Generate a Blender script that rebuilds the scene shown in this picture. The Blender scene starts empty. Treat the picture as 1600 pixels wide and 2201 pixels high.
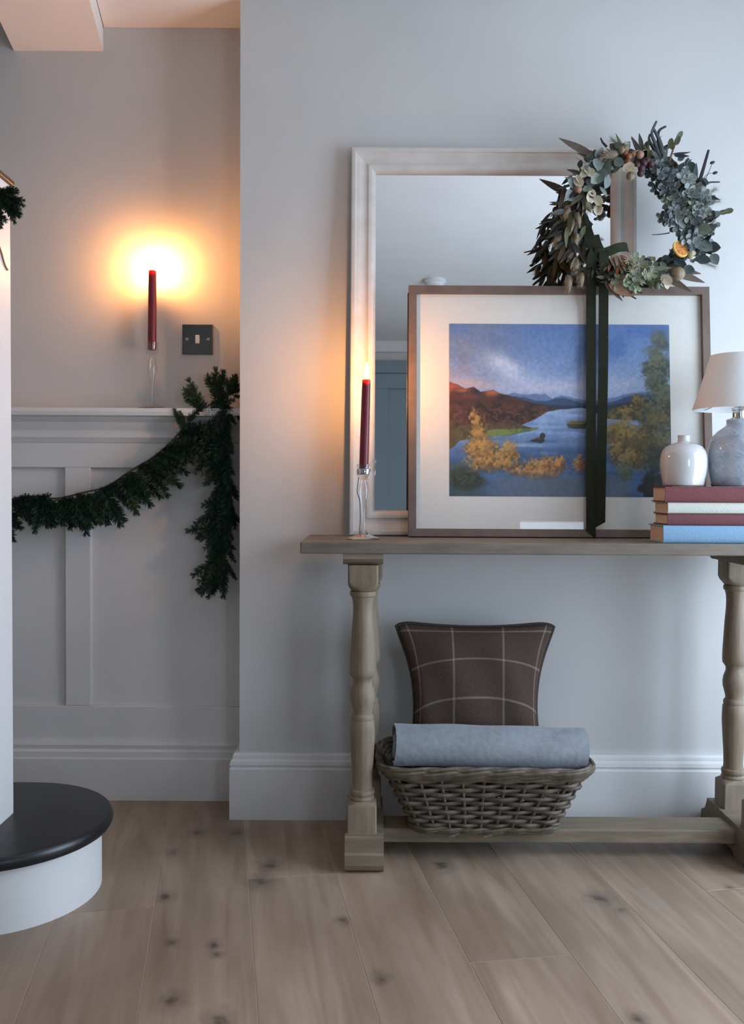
import bpy, bmesh, math, random
import numpy as np
from mathutils import Vector, Matrix, Euler
random.seed(7); rng = np.random.default_rng(7)
SC = bpy.context.scene
COL = SC.collection

# ------------------------------------------------------------------ camera
F, CH = 2000.0, 0.90
PITCH = math.atan(56 / F); ROLL = math.radians(0.3)
RM = Matrix.Rotation(math.pi / 2 - PITCH, 3, 'X') @ Matrix.Rotation(ROLL, 3, 'Z')
cam = bpy.data.cameras.new('camera'); cam.sensor_fit = 'HORIZONTAL'; cam.sensor_width = 36
cam.lens = F / 1600 * 36; cam.clip_start = 0.02
camo = bpy.data.objects.new('camera', cam); COL.objects.link(camo)
camo.matrix_world = Matrix.Translation((0, 0, CH)) @ RM.to_4x4()
SC.camera = camo
def ray(px, py): return RM @ Vector(((px - 800) / F, -(py - 1100) / F, -1))
def P(px, py, Y): v = ray(px, py); return Vector((0, 0, CH)) + v * (Y / v.y)
def PZ(px, py, z=0.0): v = ray(px, py); return Vector((0, 0, CH)) + v * ((z - CH) / v.z)

# ------------------------------------------------------------------ light
SKY = 9.3
EXPOSURE = 0.0
FLAME1, FLAME2 = 2450.0, 1200.0
w = bpy.data.worlds.new('overcast_sky'); SC.world = w; w.use_nodes = True
bgn = w.node_tree.nodes['Background']
bgn.inputs[0].default_value = (0.65, 0.80, 1.0, 1); bgn.inputs[1].default_value = SKY
def portal(name, loc, rot, sx, sy):
    l = bpy.data.lights.new(name, 'AREA'); l.shape = 'RECTANGLE'; l.size = sx; l.size_y = sy
    l.cycles.is_portal = True
    o = bpy.data.objects.new(name, l); COL.objects.link(o); o.location = loc; o.rotation_euler = rot
RX, RY, LX = 1.60, -1.05, -2.0            # right wall, rear wall, left wall planes
W1 = (0.90, 2.28, 0.15, 1.82)             # right window  y0 y1 z0 z1
W2 = (0.88, 1.46, 0.55, 1.42)             # rear window   x0 x1 z0 z1
portal('window_portal_right', (RX + .06, (W1[0]+W1[1])/2, (W1[2]+W1[3])/2), (0, math.pi/2, 0), W1[3]-W1[2], W1[1]-W1[0])
portal('window_portal_rear', ((W2[0]+W2[1])/2, RY - .06, (W2[2]+W2[3])/2), (math.pi/2, 0, 0), W2[1]-W2[0], W2[3]-W2[2])
SC.cycles.caustics_reflective = False; SC.cycles.caustics_refractive = False; SC.cycles.max_bounces = 8; SC.cycles.adaptive_threshold = .05
vs = SC.view_settings
vs.view_transform = 'Standard'; vs.look = 'None'; vs.exposure = EXPOSURE; vs.gamma = 1; vs.use_curve_mapping = False

# ------------------------------------------------------------------ materials
def mat(name, col, rough=0.6, var=0.06, scale=12.0, bump=0.0, metal=0.0, stretch=(1, 1, 1), detail=4, col2=None, spec=0.5, **kw):
    m = bpy.data.materials.new(name); m.use_nodes = True
    nt = m.node_tree; b = nt.nodes['Principled BSDF']
    tc = nt.nodes.new('ShaderNodeTexCoord'); mp = nt.nodes.new('ShaderNodeMapping'); mp.inputs['Scale'].default_value = stretch
    nz = nt.nodes.new('ShaderNodeTexNoise'); nz.inputs['Scale'].default_value = scale; nz.inputs['Detail'].default_value = detail
    rp = nt.nodes.new('ShaderNodeValToRGB')
    c2 = col2 if col2 else tuple(min(1, c * (1 + var)) for c in col); c1 = col if col2 else tuple(c * (1 - var) for c in col)
    rp.color_ramp.elements[0].color = (*c1, 1); rp.color_ramp.elements[1].color = (*c2, 1)
    rp.color_ramp.elements[0].position = .3; rp.color_ramp.elements[1].position = .7
    L = nt.links.new
    L(tc.outputs['Object'], mp.inputs[0]); L(mp.outputs[0], nz.inputs['Vector']); L(nz.outputs[0], rp.inputs[0]); L(rp.outputs[0], b.inputs['Base Color'])
    b.inputs['Roughness'].default_value = rough; b.inputs['Metallic'].default_value = metal
    b.inputs['Specular IOR Level'].default_value = spec
    if bump:
        bp = nt.nodes.new('ShaderNodeBump'); bp.inputs['Strength'].default_value = bump; bp.inputs['Distance'].default_value = .004
        L(nz.outputs[0], bp.inputs['Height']); L(bp.outputs[0], b.inputs['Normal'])
    for k, v in kw.items(): b.inputs[k].default_value = v
    return m
def thin_glass(name, refl=1.0, rough=0.0, tint=(1, 1, 1)):
    m = bpy.data.materials.new(name); m.use_nodes = True; nt = m.node_tree
    nt.nodes.remove(nt.nodes['Principled BSDF']); out = nt.nodes['Material Output']
    tr = nt.nodes.new('ShaderNodeBsdfTransparent'); tr.inputs[0].default_value = (*tint, 1)
    gl = nt.nodes.new('ShaderNodeBsdfGlossy'); gl.inputs['Roughness'].default_value = rough
    fr = nt.nodes.new('ShaderNodeLayerWeight'); fr.inputs[0].default_value = .5
    pw = nt.nodes.new('ShaderNodeMath'); pw.operation = 'POWER'; pw.inputs[1].default_value = 5; nt.links.new(fr.outputs['Facing'], pw.inputs[0])
    mu = nt.nodes.new('ShaderNodeMath'); mu.operation = 'MULTIPLY_ADD'; mu.inputs[1].default_value = .9*refl; mu.inputs[2].default_value = .045*refl
    mx = nt.nodes.new('ShaderNodeMixShader'); L = nt.links.new
    L(pw.outputs[0], mu.inputs[0]); L(mu.outputs[0], mx.inputs[0]); L(tr.outputs[0], mx.inputs[1]); L(gl.outputs[0], mx.inputs[2]); L(mx.outputs[0], out.inputs[0])
    return m
def emit(name, col, strength):
    m = bpy.data.materials.new(name); m.use_nodes = True; nt = m.node_tree
    nt.nodes.remove(nt.nodes['Principled BSDF']); e = nt.nodes.new('ShaderNodeEmission')
    tc = nt.nodes.new('ShaderNodeTexCoord'); gr = nt.nodes.new('ShaderNodeTexNoise'); gr.inputs['Scale'].default_value = 40
    rp = nt.nodes.new('ShaderNodeValToRGB'); rp.color_ramp.elements[0].color = (*col, 1); rp.color_ramp.elements[1].color = (*[min(1, c*1.1) for c in col], 1)
    nt.links.new(tc.outputs['Object'], gr.inputs[0]); nt.links.new(gr.outputs[0], rp.inputs[0]); nt.links.new(rp.outputs[0], e.inputs[0])
    e.inputs[1].default_value = strength; nt.links.new(e.outputs[0], nt.nodes['Material Output'].inputs[0]); return m

M = {}
M['wall'] = mat('grey_wall_paint', (.60, .59, .565), .85, .02, 6, detail=2)
M['wood_paint'] = mat('white_eggshell_woodwork', (.73, .72, .70), .45, .02, 8, detail=2)
M['ceiling'] = mat('ceiling_paint', (.82, .80, .77), .9, .02, 5, detail=1)
M['oak'] = mat('limed_oak', (.182, .138, .093), .62, .1, 9, .25, stretch=(1.2, 8, 8), col2=(.27, .208, .147), detail=8)
M['oak_post'] = mat('limed_oak_turned', (.195, .146, .095), .6, .1, 9, .2, stretch=(8, 8, 1.2), col2=(.275, .212, .146), detail=8)
M['oak_top'] = mat('worn_oak_top', (.135, .105, .078), .6, .1, 9, .3, stretch=(1.2, 8, 8), col2=(.215, .172, .13), detail=8)
M['frame_wood'] = mat('brown_walnut_frame', (.125, .085, .064), .5, .1, 10, .12, stretch=(2, 6, 2), col2=(.18, .125, .097), detail=6)
M['mirror_frame'] = mat('washed_mirror_frame', (.60, .55, .50), .5, .1, 8, .1, stretch=(3, 3, 3), col2=(.68, .64, .59), detail=6)
M['silver'] = mat('mirror_silver', (.86, .88, .89), 0.0, .004, 2, metal=1.0)
M['chrome'] = mat('polished_chrome', (.62, .62, .62), .12, .02, 6, metal=1.0)
M['switch_metal'] = mat('dark_polished_steel', (.20, .20, .185), .06, .06, 6, metal=1.0)
M['white_plastic'] = mat('white_plastic', (.78, .78, .78), .35, .02, 20)
M['wax'] = mat('burgundy_wax', (.17, .012, .022), .38, .12, 30, **{'Subsurface Weight': .8, 'Subsurface Scale': .03, 'Subsurface Radius': (1.0, .2, .12)})
M['wick'] = mat('charred_wick', (.02, .017, .015), .9, .1, 90)
M['glass'] = thin_glass('clear_glass', 1.5, .02, (.96, .97, .97))
M['glass_foot'] = thin_glass('thick_glass_foot', 4.0, .12, (.95, .96, .96))
M['pane'] = thin_glass('picture_glass', 1.0)
M['window_pane'] = thin_glass('window_glass', .6)
M['mat_board'] = mat('ivory_mount_board', (.76, .73, .66), .8, .015, 60, .05)
M['tread'] = mat('black_painted_tread', (.012, .013, .015), .33, .15, 10, .06)
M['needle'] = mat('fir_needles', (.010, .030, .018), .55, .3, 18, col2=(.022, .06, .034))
M['needle_lit'] = mat('fir_needles_lit', (.020, .045, .016), .55, .3, 18, col2=(.04, .075, .03))  # brighter copy of the fir needles, light put into the colour
M['twig'] = mat('brown_twig', (.06, .042, .028), .8, .2, 40, .3)
M['wicker'] = mat('grey_willow', (.070, .052, .034), .62, .3, 25, .3, stretch=(2, 2, 2), col2=(.172, .134, .092), detail=6)
M['blanket'] = mat('blue_grey_wool', (.27, .29, .31), .95, .10, 70, .35, spec=.1, **{'Sheen Weight': .3})
M['ceramic'] = mat('white_glazed_ceramic', (.62, .61, .60), .06, .02, 8, **{'Coat Weight': .6, 'Coat Roughness': .03})
M['shade'] = mat('ivory_linen_shade', (.80, .78, .76), .85, .03, 220, .1, **{'Subsurface Weight': .15})
M['page'] = mat('book_page_edges', (.62, .50, .38), .9, .12, 60, .3, stretch=(1, 1, 14))
M['book_red'] = mat('burgundy_cloth', (.15, .034, .036), .7, .06, 220, .2)
M['book_red2'] = mat('wine_cloth', (.13, .032, .036), .7, .06, 220, .2)
M['book_cream'] = mat('cream_cloth', (.56, .56, .48), .7, .04, 220, .2)
M['book_blue'] = mat('pale_blue_cloth', (.19, .33, .46), .7, .04, 220, .2)
M['velvet'] = mat('dark_green_velvet', (.020, .023, .012), .8, .2, 90, .2, spec=.15)
M['door_paint'] = mat('blue_grey_door_paint', (.20, .27, .30), .5, .02, 5)
M['cord'] = mat('brown_cord', (.28, .10, .04), .6, .1, 60)
M['cap'] = mat('dark_newel_cap', (.05, .03, .02), .4, .1, 20, col2=(.09, .055, .035))
def leafmat(n, c, v=.25, r=.6): M[n] = mat(n, c, r, v, 30, .1)
for n, c in dict(euc=(.15, .185, .165), euc_dark=(.055, .075, .072), olive=(.085, .09, .035), deep=(.022, .024, .016), sage=(.21, .235, .175), cream=(.50, .44, .31),
                 tan=(.21, .155, .095), rust=(.24, .075, .028), plum=(.055, .02, .026), bronze=(.10, .066, .042), palegreen=(.24, .27, .15),
                 petal=(.24, .265, .24), petal2=(.13, .15, .15), black=(.015, .014, .016), hazel=(.24, .185, .11), blush=(.30, .16, .10)).items(): leafmat(n, c)
M['moss'] = mat('dark_moss', (.028, .030, .020), .95, .3, 90, 1.0, col2=(.055, .056, .04))
M['orange_flesh'] = mat('dried_orange_flesh', (.42, .10, .02), .6, .3, 50, .4, col2=(.62, .24, .05))
M['orange_rind'] = mat('orange_rind', (.66, .42, .09), .6, .1, 60, .2)

# cracked grey glaze of the lamp
def lamp_glaze():
    m = mat('crackled_grey_glaze', (.28, .32, .37), .18, .1, 28, .1, col2=(.52, .55, .60), detail=10)
    nt = m.node_tree; vor = nt.nodes.new('ShaderNodeTexVoronoi'); vor.feature = 'DISTANCE_TO_EDGE'; vor.inputs['Scale'].default_value = 42
    nz = nt.nodes.new('ShaderNodeTexNoise'); nz.inputs['Scale'].default_value = 30; mixv = nt.nodes.new('ShaderNodeMix'); mixv.data_type = 'VECTOR'; mixv.inputs[0].default_value = .06
    tc = [n for n in nt.nodes if n.type == 'TEX_COORD'][0]
    nt.links.new(tc.outputs['Object'], nz.inputs[0]); nt.links.new(tc.outputs['Object'], mixv.inputs[4]); nt.links.new(nz.outputs[1], mixv.inputs[5]); nt.links.new(mixv.outputs[1], vor.inputs[0])
    r = nt.nodes.new('ShaderNodeValToRGB'); r.color_ramp.elements[0].position = 0; r.color_ramp.elements[1].position = .12
    r.color_ramp.elements[0].color = (.72, .75, .80, 1); r.color_ramp.elements[1].color = (0, 0, 0, 1)
    mx = nt.nodes.new('ShaderNodeMix'); mx.data_type = 'RGBA'; mx.blend_type = 'LIGHTEN'; mx.inputs[0].default_value = .5
    b = nt.nodes['Principled BSDF']; src = b.inputs['Base Color'].links[0].from_socket
    nt.links.new(vor.outputs['Distance'], r.inputs[0]); nt.links.new(src, mx.inputs[6]); nt.links.new(r.outputs[0], mx.inputs[7]); nt.links.new(mx.outputs[2], b.inputs['Base Color'])
    return m
M['glaze'] = lamp_glaze()

# ------------------------------------------------------------------ mesh helpers
def link(name, me, m=None, parent=None, smooth=False):
    o = bpy.data.objects.new(name, me); COL.objects.link(o)
    if m is not None and not me.materials: me.materials.append(m)
    if smooth:
        me.polygons.foreach_set('use_smooth', [True] * len(me.polygons)); me.update()
    if parent: o.parent = parent
    return o
def pyd(name, v, f, m=None, parent=None, smooth=False, sharp=None):
    me = bpy.data.meshes.new(name); me.from_pydata([tuple(a) for a in v], [], f); me.update()
    o = link(name, me, m, parent, smooth)
    if smooth and sharp: me.set_sharp_from_angle(angle=math.radians(sharp))
    return o
def empty(name, loc, label, cat, group=None, rot=None):
    o = bpy.data.objects.new(name, None); COL.objects.link(o); o.location = loc; o.empty_display_size = .05
    if rot: o.rotation_euler = rot
    tag(o, label, cat, group); return o
def tag(o, label, cat, group=None):
    o['label'] = label; o['category'] = cat
    if group: o['group'] = group
    return o
def struct(o, label=None):
    o['kind'] = 'structure'
    if label: o['label'] = label
    return o
class MB:
    def __init__(s): s.v = []; s.f = []
    def add(s, v, f):
        n = len(s.v); s.v += [tuple(a) for a in v]; s.f += [tuple(i + n for i in q) for q in f]; return s
    def box(s, x0, x1, y0, y1, z0, z1):
        v = [(x, y, z) for x in (x0, x1) for y in (y0, y1) for z in (z0, z1)]
        return s.add(v, [(0, 1, 3, 2), (4, 6, 7, 5), (0, 4, 5, 1), (2, 3, 7, 6), (0, 2, 6, 4), (1, 5, 7, 3)])
    def bbox(s, x0, x1, y0, y1, z0, z1, b=.003, seg=2):
        bm = bmesh.new(); bmesh.ops.create_cube(bm, size=1)
        for q in bm.verts: q.co = ((x0+x1)/2 + q.co.x*(x1-x0), (y0+y1)/2 + q.co.y*(y1-y0), (z0+z1)/2 + q.co.z*(z1-z0))
        bmesh.ops.bevel(bm, geom=bm.edges[:], offset=b, segments=seg, affect='EDGES', profile=.5)
        bm.verts.index_update(); s.add([q.co for q in bm.verts], [[q.index for q in f.verts] for f in bm.faces]); bm.free(); return s
    def lathe(s, prof, cx=0, cy=0, n=32, cap=True):
        v = []; f = []
        for r, z in prof:
            for k in range(n): a = 2*math.pi*k/n; v.append((cx + r*math.cos(a), cy + r*math.sin(a), z))
        for i in range(len(prof)-1):
            for k in range(n): f.append((i*n+k, i*n+(k+1) % n, (i+1)*n+(k+1) % n, (i+1)*n+k))
        if cap: f.append(tuple(range(n-1, -1, -1))); f.append(tuple((len(prof)-1)*n+k for k in range(n)))
        return s.add(v, f)
    def tube(s, pts, rad, n=6, cap=True, closed=False):
        pts = [Vector(p) for p in pts]; m = len(pts); v = []; f = []; up = None
        for i, p in enumerate(pts):
            if closed: t = pts[(i+1) % m] - pts[i-1]
            else: t = pts[min(i+1, m-1)] - pts[max(i-1, 0)]
            t = t.normalized() if t.length > 1e-9 else Vector((0, 0, 1))
            if up is None: up = Vector((0, 0, 1)) if abs(t.z) < .9 else Vector((1, 0, 0))
            x = t.cross(up).normalized(); up = x.cross(t).normalized()
            r = rad[i] if hasattr(rad, '__len__') else rad
            for k in range(n): a = 2*math.pi*k/n; v.append(p + (x*math.cos(a) + up*math.sin(a))*r)
        for i in range(m if closed else m-1):
            j = (i+1) % m
            for k in range(n): f.append((i*n+k, i*n+(k+1) % n, j*n+(k+1) % n, j*n+k))
        if cap and not closed: f.append(tuple(range(n-1, -1, -1))); f.append(tuple((m-1)*n+k for k in range(n)))
        return s.add(v, f)
    def prism(s, poly, axis, a0, a1):          # poly in the two other axes
        def mk(p, a): return {'x': (a, p[0], p[1]), 'y': (p[0], a, p[1]), 'z': (p[0], p[1], a)}[axis]
        n = len(poly); v = [mk(p, a0) for p in poly] + [mk(p, a1) for p in poly]
        return s.add(v, [(i, (i+1) % n, n+(i+1) % n, n+i) for i in range(n)] + [tuple(range(n-1, -1, -1)), tuple(range(n, 2*n))])
    def sweep(s, path, prof):                  # plan polyline [(x,y)], profile [(out,z)], out = left-hand side of travel
        m = len(path); n = len(prof); v = []; f = []
        for i, p in enumerate(path):
            p = Vector(p); d0 = (Vector(path[i]) - Vector(path[i-1])).normalized() if i else None
            d1 = (Vector(path[i+1]) - p).normalized() if i < m-1 else None
            n0 = Vector((-d0.y, d0.x)) if d0 else None; n1 = Vector((-d1.y, d1.x)) if d1 else None
            if n0 is not None and n1 is not None: nn = (n0+n1).normalized(); nn = nn / nn.dot(n0)
            else: nn = n0 if n0 is not None else n1
            for o, z in prof: q = p + nn*o; v.append((q.x, q.y, z))
        for i in range(m-1):
            for k in range(n): f.append((i*n+k, i*n+(k+1) % n, (i+1)*n+(k+1) % n, (i+1)*n+k))
        f.append(tuple(range(n))); f.append(tuple((m-1)*n+k for k in range(n-1, -1, -1)))
        return s.add(v, f)
    def build(s, name, m=None, parent=None, smooth=False, sharp=35):
        o = pyd(name, s.v, s.f, m, parent)
        bm = bmesh.new(); bm.from_mesh(o.data); bmesh.ops.recalc_face_normals(bm, faces=bm.faces[:]); bm.to_mesh(o.data); bm.free()
        if smooth:
            o.data.polygons.foreach_set('use_smooth', [True]*len(o.data.polygons)); o.data.set_sharp_from_angle(angle=math.radians(sharp))
        return o
    def mesh(s, name, m, smooth=False):
        me = bpy.data.meshes.new(name); me.from_pydata(s.v, [], s.f); me.materials.append(m)
        if smooth: me.polygons.foreach_set('use_smooth', [True]*len(me.polygons))
        me.update(); return me
def catmull(pts, n=6):
    pts = [Vector(p) for p in pts]; out = []
    for i in range(len(pts)-1):
        a, b, c, d = pts[max(i-1, 0)], pts[i], pts[i+1], pts[min(i+2, len(pts)-1)]
        for k in range(n):
            t = k/n; out.append(.5*((2*b) + (c-a)*t + (2*a-5*b+4*c-d)*t*t + (3*b-a-3*c+d)*t**3))
    out.append(pts[-1]); return out
def frame_mat(pos, axis, normal, s=1.0):       # local Y -> axis, local Z -> about normal
    y = Vector(axis).normalized(); z = Vector(normal); x = y.cross(z)
    if x.length < 1e-5: x = y.orthogonal()
    x.normalize(); z = x.cross(y).normalized()
    m = Matrix((x, y, z)).transposed().to_4x4(); 
    sc = s if hasattr(s, '__len__') else (s, s, s)
    return Matrix.Translation(pos) @ m @ Matrix.Diagonal((*sc, 1))
def put(name, me, parent, mw):
    o = bpy.data.objects.new(name, me); COL.objects.link(o); o.parent = parent
    o.matrix_local = Matrix.Translation(-parent.location) @ mw if parent else mw
    return o

# ------------------------------------------------------------------ the shell
WY, AY = 2.503, 2.67                           # chimney wall, alcove wall
BX = -0.356                                    # corner of the chimney wall
CZ = 2.193
ANG = math.radians(9.3); CA, SA = math.cos(ANG), math.sin(ANG)
# floor and boards
knots = [(560, 1895, 26), (583, 1862, 26), (372, 1832, 15), (357, 1927, 16), (371, 2026, 11), (460, 2031, 13), (466, 2052, 9), (370, 2150, 20),
         (948, 1860, 24), (507, 1790, 20), (1335, 1957, 10), (1372, 2190, 15), (470, 2195, 22), (735, 1978, 12), (820, 2103, 14), (425, 1790, 18), (1290, 1930, 22), (1568, 1906, 9)]
def board_mat():
    m = bpy.data.materials.new('whitewashed_oak_boards'); m.use_nodes = True; nt = m.node_tree; b = nt.nodes['Principled BSDF']; N = nt.nodes.new; L = nt.links.new
    geo = N('ShaderNodeNewGeometry'); mp = N('ShaderNodeMapping'); mp.vector_type = 'TEXTURE'; mp.inputs['Rotation'].default_value = (0, 0, ANG)
    L(geo.outputs['Position'], mp.inputs[0])
    oi = N('ShaderNodeObjectInfo'); off = N('ShaderNodeVectorMath'); off.operation = 'MULTIPLY_ADD'
    cmb = N('ShaderNodeCombineXYZ'); L(oi.outputs['Random'], cmb.inputs[0]); L(oi.outputs['Random'], cmb.inputs[1])
    L(cmb.outputs[0], off.inputs[0]); off.inputs[1].default_value = (37, 91, 0); L(mp.outputs[0], off.inputs[2])
    st = N('ShaderNodeVectorMath'); st.operation = 'MULTIPLY'; st.inputs[1].default_value = (14, 1.1, 1); L(off.outputs[0], st.inputs[0])
    n1 = N('ShaderNodeTexNoise'); n1.inputs['Scale'].default_value = 1.6; n1.inputs['Detail'].default_value = 9; n1.inputs['Distortion'].default_value = 1.2; L(st.outputs[0], n1.inputs[0])
    st2 = N('ShaderNodeVectorMath'); st2.operation = 'MULTIPLY'; st2.inputs[1].default_value = (5, 1.6, 1); L(off.outputs[0], st2.inputs[0])
    n2 = N('ShaderNodeTexNoise'); n2.inputs['Scale'].default_value = 1.3; n2.inputs['Detail'].default_value = 3; L(st2.outputs[0], n2.inputs[0])
    r1 = N('ShaderNodeValToRGB'); e = r1.color_ramp.elements; e[0].position = .25; e[0].color = (.278, .190, .128, 1); e[1].position = .75; e[1].color = (.41, .318, .236, 1); L(n1.outputs[0], r1.inputs[0])
    r2 = N('ShaderNodeValToRGB'); e = r2.color_ramp.elements; e[0].position = .35; e[0].color = (.78, .74, .72, 1); e[1].position = .68; e[1].color = (1.12, 1.1, 1.1, 1); L(n2.outputs[0], r2.inputs[0])
    mul = N('ShaderNodeMix'); mul.data_type = 'RGBA'; mul.blend_type = 'MULTIPLY'; mul.inputs[0].default_value = 1; L(r1.outputs[0], mul.inputs[6]); L(r2.outputs[0], mul.inputs[7])
    # each board its own shade
    rb = N('ShaderNodeMapRange'); rb.inputs[3].default_value = .86; rb.inputs[4].default_value = 1.1; L(oi.outputs['Random'], rb.inputs[0])
    hs = N('ShaderNodeHueSaturation'); L(rb.outputs[0], hs.inputs['Value']); L(mul.outputs[2], hs.inputs['Color'])
    # knots that the boards have
    wob = N('ShaderNodeTexNoise'); wob.inputs['Scale'].default_value = 45; L(mp.outputs[0], wob.inputs[0])
    acc = None
    for (kx, ky, kr) in knots:
        p = PZ(kx, ky); q = Vector((p.x*CA + p.y*SA, -p.x*SA + p.y*CA, 0)); rad = kr * .00125
        sb = N('ShaderNodeVectorMath'); sb.operation = 'SUBTRACT'; sb.inputs[1].default_value = q; L(mp.outputs[0], sb.inputs[0])
        sc = N('ShaderNodeVectorMath'); sc.operation = 'MULTIPLY'; sc.inputs[1].default_value = (1/rad, .75/rad, 0); L(sb.outputs[0], sc.inputs[0])
        ln = N('ShaderNodeVectorMath'); ln.operation = 'LENGTH'; L(sc.outputs[0], ln.inputs[0])
        if acc is None: acc = ln.outputs['Value']
        else:
            mn = N('ShaderNodeMath'); mn.operation = 'MINIMUM'; L(acc, mn.inputs[0]); L(ln.outputs['Value'], mn.inputs[1]); acc = mn.outputs[0]
    ad = N('ShaderNodeMath'); ad.operation = 'MULTIPLY_ADD'; ad.inputs[1].default_value = 1.6; L(wob.outputs[0], ad.inputs[0]); L(acc, ad.inputs[2])
    rk = N('ShaderNodeValToRGB'); e = rk.color_ramp.elements; e[0].position = .35; e[0].color = (.82, .82, .82, 1); e[1].position = 1.0; e[1].color = (0, 0, 0, 1)
    e2 = rk.color_ramp.elements.new(.62); e2.color = (.30, .30, .30, 1)
    sc2 = N('ShaderNodeMath'); sc2.operation = 'MULTIPLY'; sc2.inputs[1].default_value = .42; L(ad.outputs[0], sc2.inputs[0]); L(sc2.outputs[0], rk.inputs[0])
    mk = N('ShaderNodeMix'); mk.data_type = 'RGBA'; L(rk.outputs[0], mk.inputs[0]); L(hs.outputs[0], mk.inputs[6]); mk.inputs[7].default_value = (.055, .042, .035, 1)
    L(mk.outputs[2], b.inputs['Base Color']); b.inputs['Roughness'].default_value = .42; b.inputs['Specular IOR Level'].default_value = .5
    bp = N('ShaderNodeBump'); bp.inputs['Strength'].default_value = .12; bp.inputs['Distance'].default_value = .002; L(n1.outputs[0], bp.inputs['Height']); L(bp.outputs[0], b.inputs['Normal'])
    return m
M['board'] = board_mat()
M['filler'] = mat('pale_board_joint', (.44, .36, .27), .8, .1, 20)
floor = struct(MB().box(LX, RX, RY, AY+.05, -.04, -.0007).build('floor', M['filler']))
def clip(poly, x0, x1, y0, y1):
    for ax, lim, sg in ((0, x0, 1), (0, x1, -1), (1, y0, 1), (1, y1, -1)):
        out = []
        for i in range(len(poly)):
            a, b = poly[i-1], poly[i]; da, db = sg*(a[ax]-lim), sg*(b[ax]-lim)
            if (da < 0) != (db < 0): t = da/(da-db); out.append((a[0]+(b[0]-a[0])*t, a[1]+(b[1]-a[1])*t))
            if db >= 0: out.append(b)
        poly = out
        if len(poly) < 3: return []
    return poly
S0, BW = .0645, .2013
fixed = {-2: 2.007, 0: 2.121, 2: 1.681}
for row in range(-12, 10):
    s0, s1 = S0 + row*BW, S0 + (row+1)*BW; q0 = fixed.get(row, {-1: 1.25, 1: 1.02, 3: 1.2, 4: .9, -3: 1.4}.get(row, random.uniform(.2, 2)))
    for k in range(-3, 3):
        qa, qb = q0 + k*1.9, q0 + (k+1)*1.9
        def rect(g): return [(s*CA - q*SA, s*SA + q*CA) for s, q in ((s0+g, qa+g), (s1-g, qa+g), (s1-g, qb-g), (s0+g, qb-g))]
        lo = clip(rect(.0006), LX, RX, RY, AY); hi = clip(rect(.0012), LX, RX, RY, AY)
        if len(lo) < 3 or len(lo) != len(hi): continue
        n = len(lo)
        v = [(x, y, -.003) for x, y in lo] + [(x, y, -.0012) for x, y in lo] + [(x, y, 0) for x, y in hi]
        f = [(i, (i+1) % n, n+(i+1) % n, n+i) for i in range(n)] + [(n+i, n+(i+1) % n, 2*n+(i+1) % n, 2*n+i) for i in range(n)] + [tuple(range(2*n, 3*n))]
        pyd('floor_board', v, f, M['board'], floor)
struct(MB().box(BX, RX+.05, WY, 2.78, 0, CZ+.1).build('wall_chimney', M['wall']))
alcove = struct(MB().box(LX-.05, BX+.02, AY, 2.78, 0, 3.4).build('wall_alcove', M['wall']))
struct(MB().box(LX-.05, LX, RY-.05, AY, 0, 3.4).build('wall_left', M['wall']))
struct(MB().box(RX, RX+.1, RY-.05, W1[0], 0, CZ+.1).box(RX, RX+.1, W1[1], WY, 0, CZ+.1).box(RX, RX+.1, W1[0], W1[1], 0, W1[2]).box(RX, RX+.1, W1[0], W1[1], W1[3], CZ+.1).build('wall_right', M['wall']))
struct(MB().box(LX, W2[0], RY-.1, RY, 0, 3.4).box(W2[1], RX, RY-.1, RY, 0, CZ+.1).box(W2[0], W2[1], RY-.1, RY, 0, W2[2]).box(W2[0], W2[1], RY-.1, RY, W2[3], CZ+.1).build('wall_rear', M['wall']))
# beam beside the stairwell, running with the boards
TB = math.tan(ANG)
bl, br = P(30, 105, AY).x, P(222, 112, AY).x
def bxat(x, y): return x + (AY - y)*TB
bz = P(130, 109, AY).z
struct(MB().prism([(bl, AY), (br, AY), (bxat(br, RY), RY), (bxat(bl, RY), RY)], 'z', bz, 2.5).build('ceiling_beam', M['ceiling']), 'cream plastered beam beside the stairwell')
struct(MB().prism([(br-.01, 2.75), (RX+.05, 2.75), (RX+.05, RY-.05), (bxat(br, RY)-.01, RY-.05)], 'z', CZ, CZ+.1).build('ceiling', M['ceiling']))
struct(MB().box(LX-.05, 1, RY-.05, 2.75, 3.4, 3.45).build('ceiling_stairwell', M['ceiling']))
struct(MB().prism([(bl+.02, AY), (bl+.06, AY), (bxat(bl, RY)+.06, RY), (bxat(bl, RY)+.02, RY)], 'z', 2.4, 3.4).build('wall_stairwell', M['wall']))
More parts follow.
